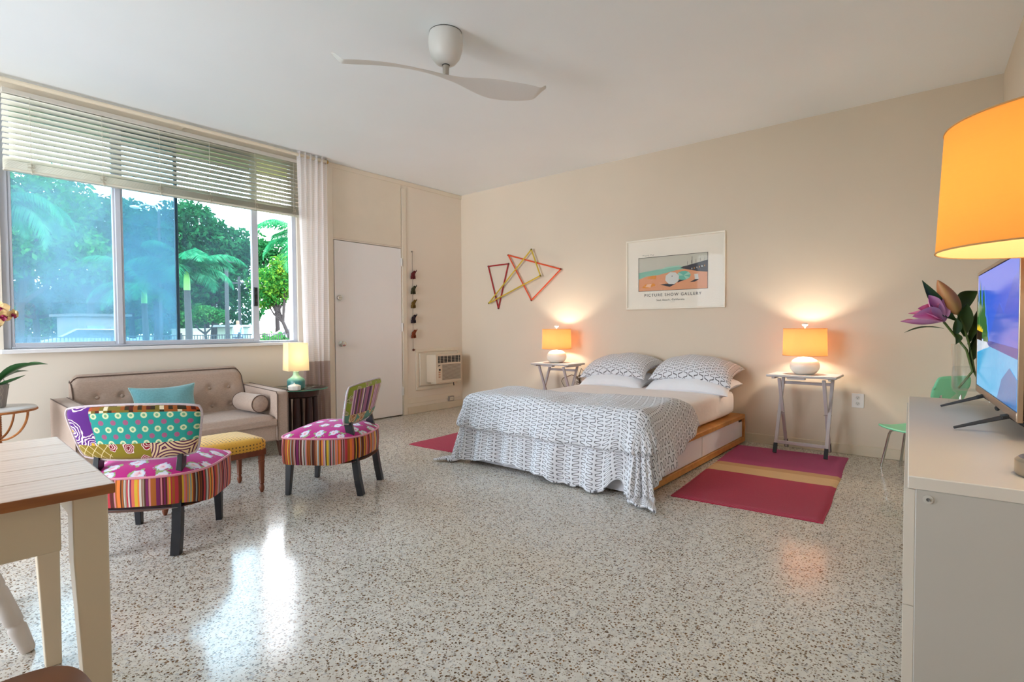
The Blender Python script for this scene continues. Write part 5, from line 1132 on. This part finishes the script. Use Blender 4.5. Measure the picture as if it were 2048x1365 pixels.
def palm(label, base, h, n, flen, seed, shaft=True, droop=1.0):
    t = thing('palm_tree', label, 'palm', base, 0, 'palms outside the window'); r = random.Random(seed)
    b = MB(); b.tube([(0, 0, 0), (.03, .02, h*.5), (0, 0, h)], [.10, .09, .08], 12); b.build('trunk', m_palmtrunk, t)
    b = MB(); b.tube([(0, 0, h-.02), (0, 0, h+.28), (0, 0, h+.62)], [.085, .08, .03], 12); b.build('crownshaft', m_shaft, t)
    for k in range(n):
        az = 2*PI*k/n+r.uniform(-.2, .2); el = r.uniform(.25, 1.4); L_ = flen*r.uniform(.8, 1.1); b = MB(); pts = []
        d = Vector((math.cos(az), math.sin(az), 0)); p = Vector((0, 0, h+.5)); a = el
        for j in range(13): pts.append(p.copy()); p = p+(d*math.cos(a)+Vector((0, 0, math.sin(a))))*L_/12; a -= droop*(.10+.012*j)
        b.tube(pts, [.018-.0012*j for j in range(13)], 5); sd = d.cross(Vector((0, 0, 1)))
        for j in range(1, 37):
            q = j/37*12; i = min(int(q), 11); c_ = pts[i].lerp(pts[i+1], q-i); tg = (pts[i+1]-pts[i]).normalized(); ll = .46*math.sin(PI*min(1, (j/37)*.86+.12))*flen/1.6
            for s in (-1, 1):
                e = c_+(sd*s*.75+tg*.55+Vector((0, 0, -.55+r.uniform(-.2, .15)))).normalized()*ll; m_ = c_.lerp(e, .5)+Vector((0, 0, .06*ll)); w_ = tg*.020
                b.add([c_-w_, c_+w_, m_+w_, e, m_-w_], [(0, 1, 2, 3, 4)])
        b.build('frond', m_frond, t, ang=0)
palm('palm with bright green crownshaft in the clear pane', (-11.4, .58, GZ), 2.42, 17, 1.75, 3)
palm('palm blurred behind the hazy sliding pane', (-14.6, .46, GZ), 2.15, 13, 1.9, 5)
palm('palm at the far left edge of the window', (-7.2, -3.95, GZ), 2.75, 13, 1.6, 8, droop=1.35)
palm('palm whose fronds reach into the open gap beside the curtain', (-9.9, 3.35, GZ), 3.35, 14, 2.0, 12, droop=1.2)
# fence
fe = thing('iron_fence', 'black iron picket fence along the far side of the lawn', 'fence', (-20, 4.5, GZ+.08))
m_fe = plain('fence_black', C(30, 34, 40), .6, .05)
b = MB(); b.box(-.012, .012, -.012, .012, .02, .98); pk = b.mesh('picket', m_fe)
for i in range(150):
    o = bpy.data.objects.new('picket', pk); col.objects.link(o); o.parent = fe; o.location = (0, -8.4+i*.112, 0)
for z in (.14, .95): b = MB(); b.box(-.016, .016, -8.45, 8.45, z-.02, z+.02); b.build('rail', m_fe, fe)
for i in range(8): b = MB(); b.box(-.04, .04, -.04, .04, 0, 1.06); b.build('post', m_fe, fe, loc=(0, -8.4+i*2.4, 0))
def pole(name, label, base, h, r, cat, arm=None):
    t = thing(name, label, cat, base); b = MB(); b.tube([(0, 0, 0), (0, 0, h)], [r, r*.7], 10); b.build('shaft', m_palmtrunk, t)
    if arm:
        b = MB(); b.tube([(0, 0, h-.1), (-.05, -.12, h+.15), (-.25, -.35, h+.22), (-.45, -.6, h+.12)], .035, 8); b.build('arm', m_steel, t); b = MB(); b.ell((-.52, -.68, h+.1), (.16, .2, .07), 12, 6); b.build('lamp_head', m_white, t)
    else: b = MB(); b.bar((-.5, -.5, h-.35), (.5, .5, h-.35), .09, .09); b.build('cross_arm', m_palmtrunk, t)
    return t
pole('street_lamp', 'street lamp with curved arm behind the hazy pane', (-20.2, 2.65, GZ), 6.2, .07, 'street lamp', True)
pole('utility_pole', 'thick grey utility pole left of the shed', (-22.05, 6.03, GZ), 4.9, .11, 'pole')
pole('utility_pole', 'thinner utility pole right of the shed', (-25.7, 8.2, GZ), 4.2, .10, 'pole')
def house(name, label, cat, base, rz, w_, d_, h, c, roof=None, win=()):
    t = thing(name, label, cat, base, rz); m = plain(name+'_wall', c, .8, .05); part('wall', m, t, (-d_/2, d_/2, -w_/2, w_/2, 0, h)); part('roof', plain(name+'_roof', roof or c, .8), t, (-d_/2-.25, d_/2+.25, -w_/2-.25, w_/2+.25, h, h+.14))
    for (y, z, ww, hh) in win: part('window', plain('far_window', C(90, 110, 130), .3), t, (d_/2, d_/2+.03, y-ww/2, y+ww/2, z-hh/2, z+hh/2)); 
    return t
house('shed', 'pale green shed with flat roof behind the fence', 'shed', (-34.4, 11.5, GZ), D(38), 1.5, 1.4, 1.42, C(144, 151, 130), C(163, 163, 158), [(.2, .9, .5, .5)])
house('house', 'white house with dark window glimpsed through the hazy pane', 'house', (-31.4, 2.75, GZ), D(10), 2.2, 2.4, 2.0, C(103, 103, 101), C(77, 77, 77), [(-.3, 1.2, .8, .6), (.6, 1.2, .4, .5)])
wl = thing('boundary_wall', 'long cream boundary wall behind the parked cars', 'wall', (-50.5, 21.0, GZ), D(39)); part('panel', plain('cream_block', C(172, 163, 134), .85, .05), wl, (-.15, .15, -14, 14, 0, 1.25)); part('coping', plain('coping', C(179, 174, 156), .8), wl, (-.2, .2, -14, 14, 1.25, 1.33))
hb = thing('office_building', 'white flat-roofed building far away on the skyline', 'building', (-103, 48.5, GZ), D(39)); part('wall', plain('far_white', C(174, 175, 179), .8, .02), hb, (-4, 4, -4.2, 2.4, 0, 2.4), (-3, 3, -3, 1, 2.4, 3.0))
for i in range(6):
    for j in range(2): part('window', bpy.data.materials['far_window'], hb, (4, 4.05, -3.8+i*1.0, -3.2+i*1.0, .7+j*.8, 1.2+j*.8))
def car(label, base, rz, c):
    t = thing('car', label, 'car', base, rz, 'cars beyond the fence'); m = plain('car_paint', c, .3, .02)
    b = MB(); b.prism([(-2.1, .3), (2.1, .3), (2.12, .6), (1.9, .78), (1.1, .86), (.5, 1.32), (-.9, 1.34), (-1.6, .92), (-2.1, .82)], -.82, .82, 'xz'); b.build('body', m, t, bevel=.05)
    b = MB(); b.prism([(1.0, .88), (.46, 1.27), (-.85, 1.29), (-1.45, .93)], -.835, .835, 'xz'); b.build('windows', plain('car_glass', C(40, 46, 54), .1), t)
    for x in (-1.3, 1.3):
        for y in (-.75, .75): b = MB(); b.lathe([(0, -.1), (.3, -.1), (.32, 0), (.3, .1), (0, .1)], seg=18); q = b.build('wheel', m_dark, t, loc=(x, y, .31)); q.rotation_euler = (PI/2, 0, 0)
car('silver car parked in front of the white house', (-26.5, 2.0, GZ+.01), D(80), C(125, 129, 135)); car('light blue car parked near the cream wall', (-30.5, 14.4, GZ+.01), D(75), C(129, 144, 158))
# hedge and passer-by
b = MB(); V = []; F = []; r = np.random.default_rng(5)
for i in range(1500):
    c_ = np.array([-21+r.normal()*.25, 7.7+r.uniform(-.6, .7), GZ+.25+abs(r.normal())*.25]); a = r.normal(size=3)*.08; e = np.cross(a, r.normal(size=3)); o = len(V); V += [list(c_-a), list(c_-e*.5), list(c_+a), list(c_+e*.5)]; F.append((o, o+1, o+2, o+3))
sh = thing('shrub', 'low round shrub growing behind the iron fence', 'shrub', (-21, 7.6, GZ)); me = bpy.data.meshes.new('foliage'); me.from_pydata([(p[0]+21, p[1]-7.6, p[2]-GZ) for p in V], [], F); me.materials.append(m_lfm); o = bpy.data.objects.new('foliage', me); col.objects.link(o); o.parent = sh; stuff(o)
b = MB(); b.tube([(0, 0, .01), (0, 0, .3)], .02, 6); b.build('stem', m_bark, sh)
pe = thing('person', 'person in a pale blue shirt standing beyond the fence', 'person', (-21.2, 6.15, GZ), D(-60)); V = []; E_ = []; Rr = []
def chain(*ps, s=None):
    i0 = s
    for p, rad in ps:
        V.append(p); Rr.append(rad); i = len(V)-1
        if i0 is not None: E_.append((i0, i))
        i0 = i
    return i0
pv = chain(((0, 0, .92), .15)); ch = chain(((0, 0, 1.15), .14), ((0, 0, 1.36), .16), s=pv); nk = chain(((0, 0, 1.5), .055), ((0, 0, 1.6), .085), ((.01, 0, 1.72), .07), s=ch)
for s in (-1, 1):
    chain(((0, s*.19, 1.38), .07), ((-.02, s*.25, 1.10), .05), ((.06, s*.23, .86), .035), ((.08, s*.22, .78), .03), s=ch)
    chain(((0, s*.1, .85), .10), ((.02, s*.11, .48), .065), ((0, s*.12, .08), .045), ((.12, s*.13, .04), .04), s=pv)
me = bpy.data.meshes.new('body'); me.from_pydata(V, E_, []); o = bpy.data.objects.new('body', me); col.objects.link(o); o.parent = pe
md = o.modifiers.new('skin', 'SKIN'); md2 = o.modifiers.new('sub', 'SUBSURF'); md2.levels = 1; md2.render_levels = 1
for i, rad in enumerate(Rr): me.skin_vertices[0].data[i].radius = (rad, rad)
me.skin_vertices[0].data[0].use_root = True
x = NT('clothes_and_skin'); s = x.xyz(x.co()); x.base(x.ramp(x.m('DIVIDE', s[2], 1.9), [(0, C(50, 54, 70)), (.49, C(150, 176, 206)), (.785, C(150, 104, 80)), (.885, C(40, 30, 26))], 'CONSTANT')); x.set(rough=.8); me.materials.append(x.mat)
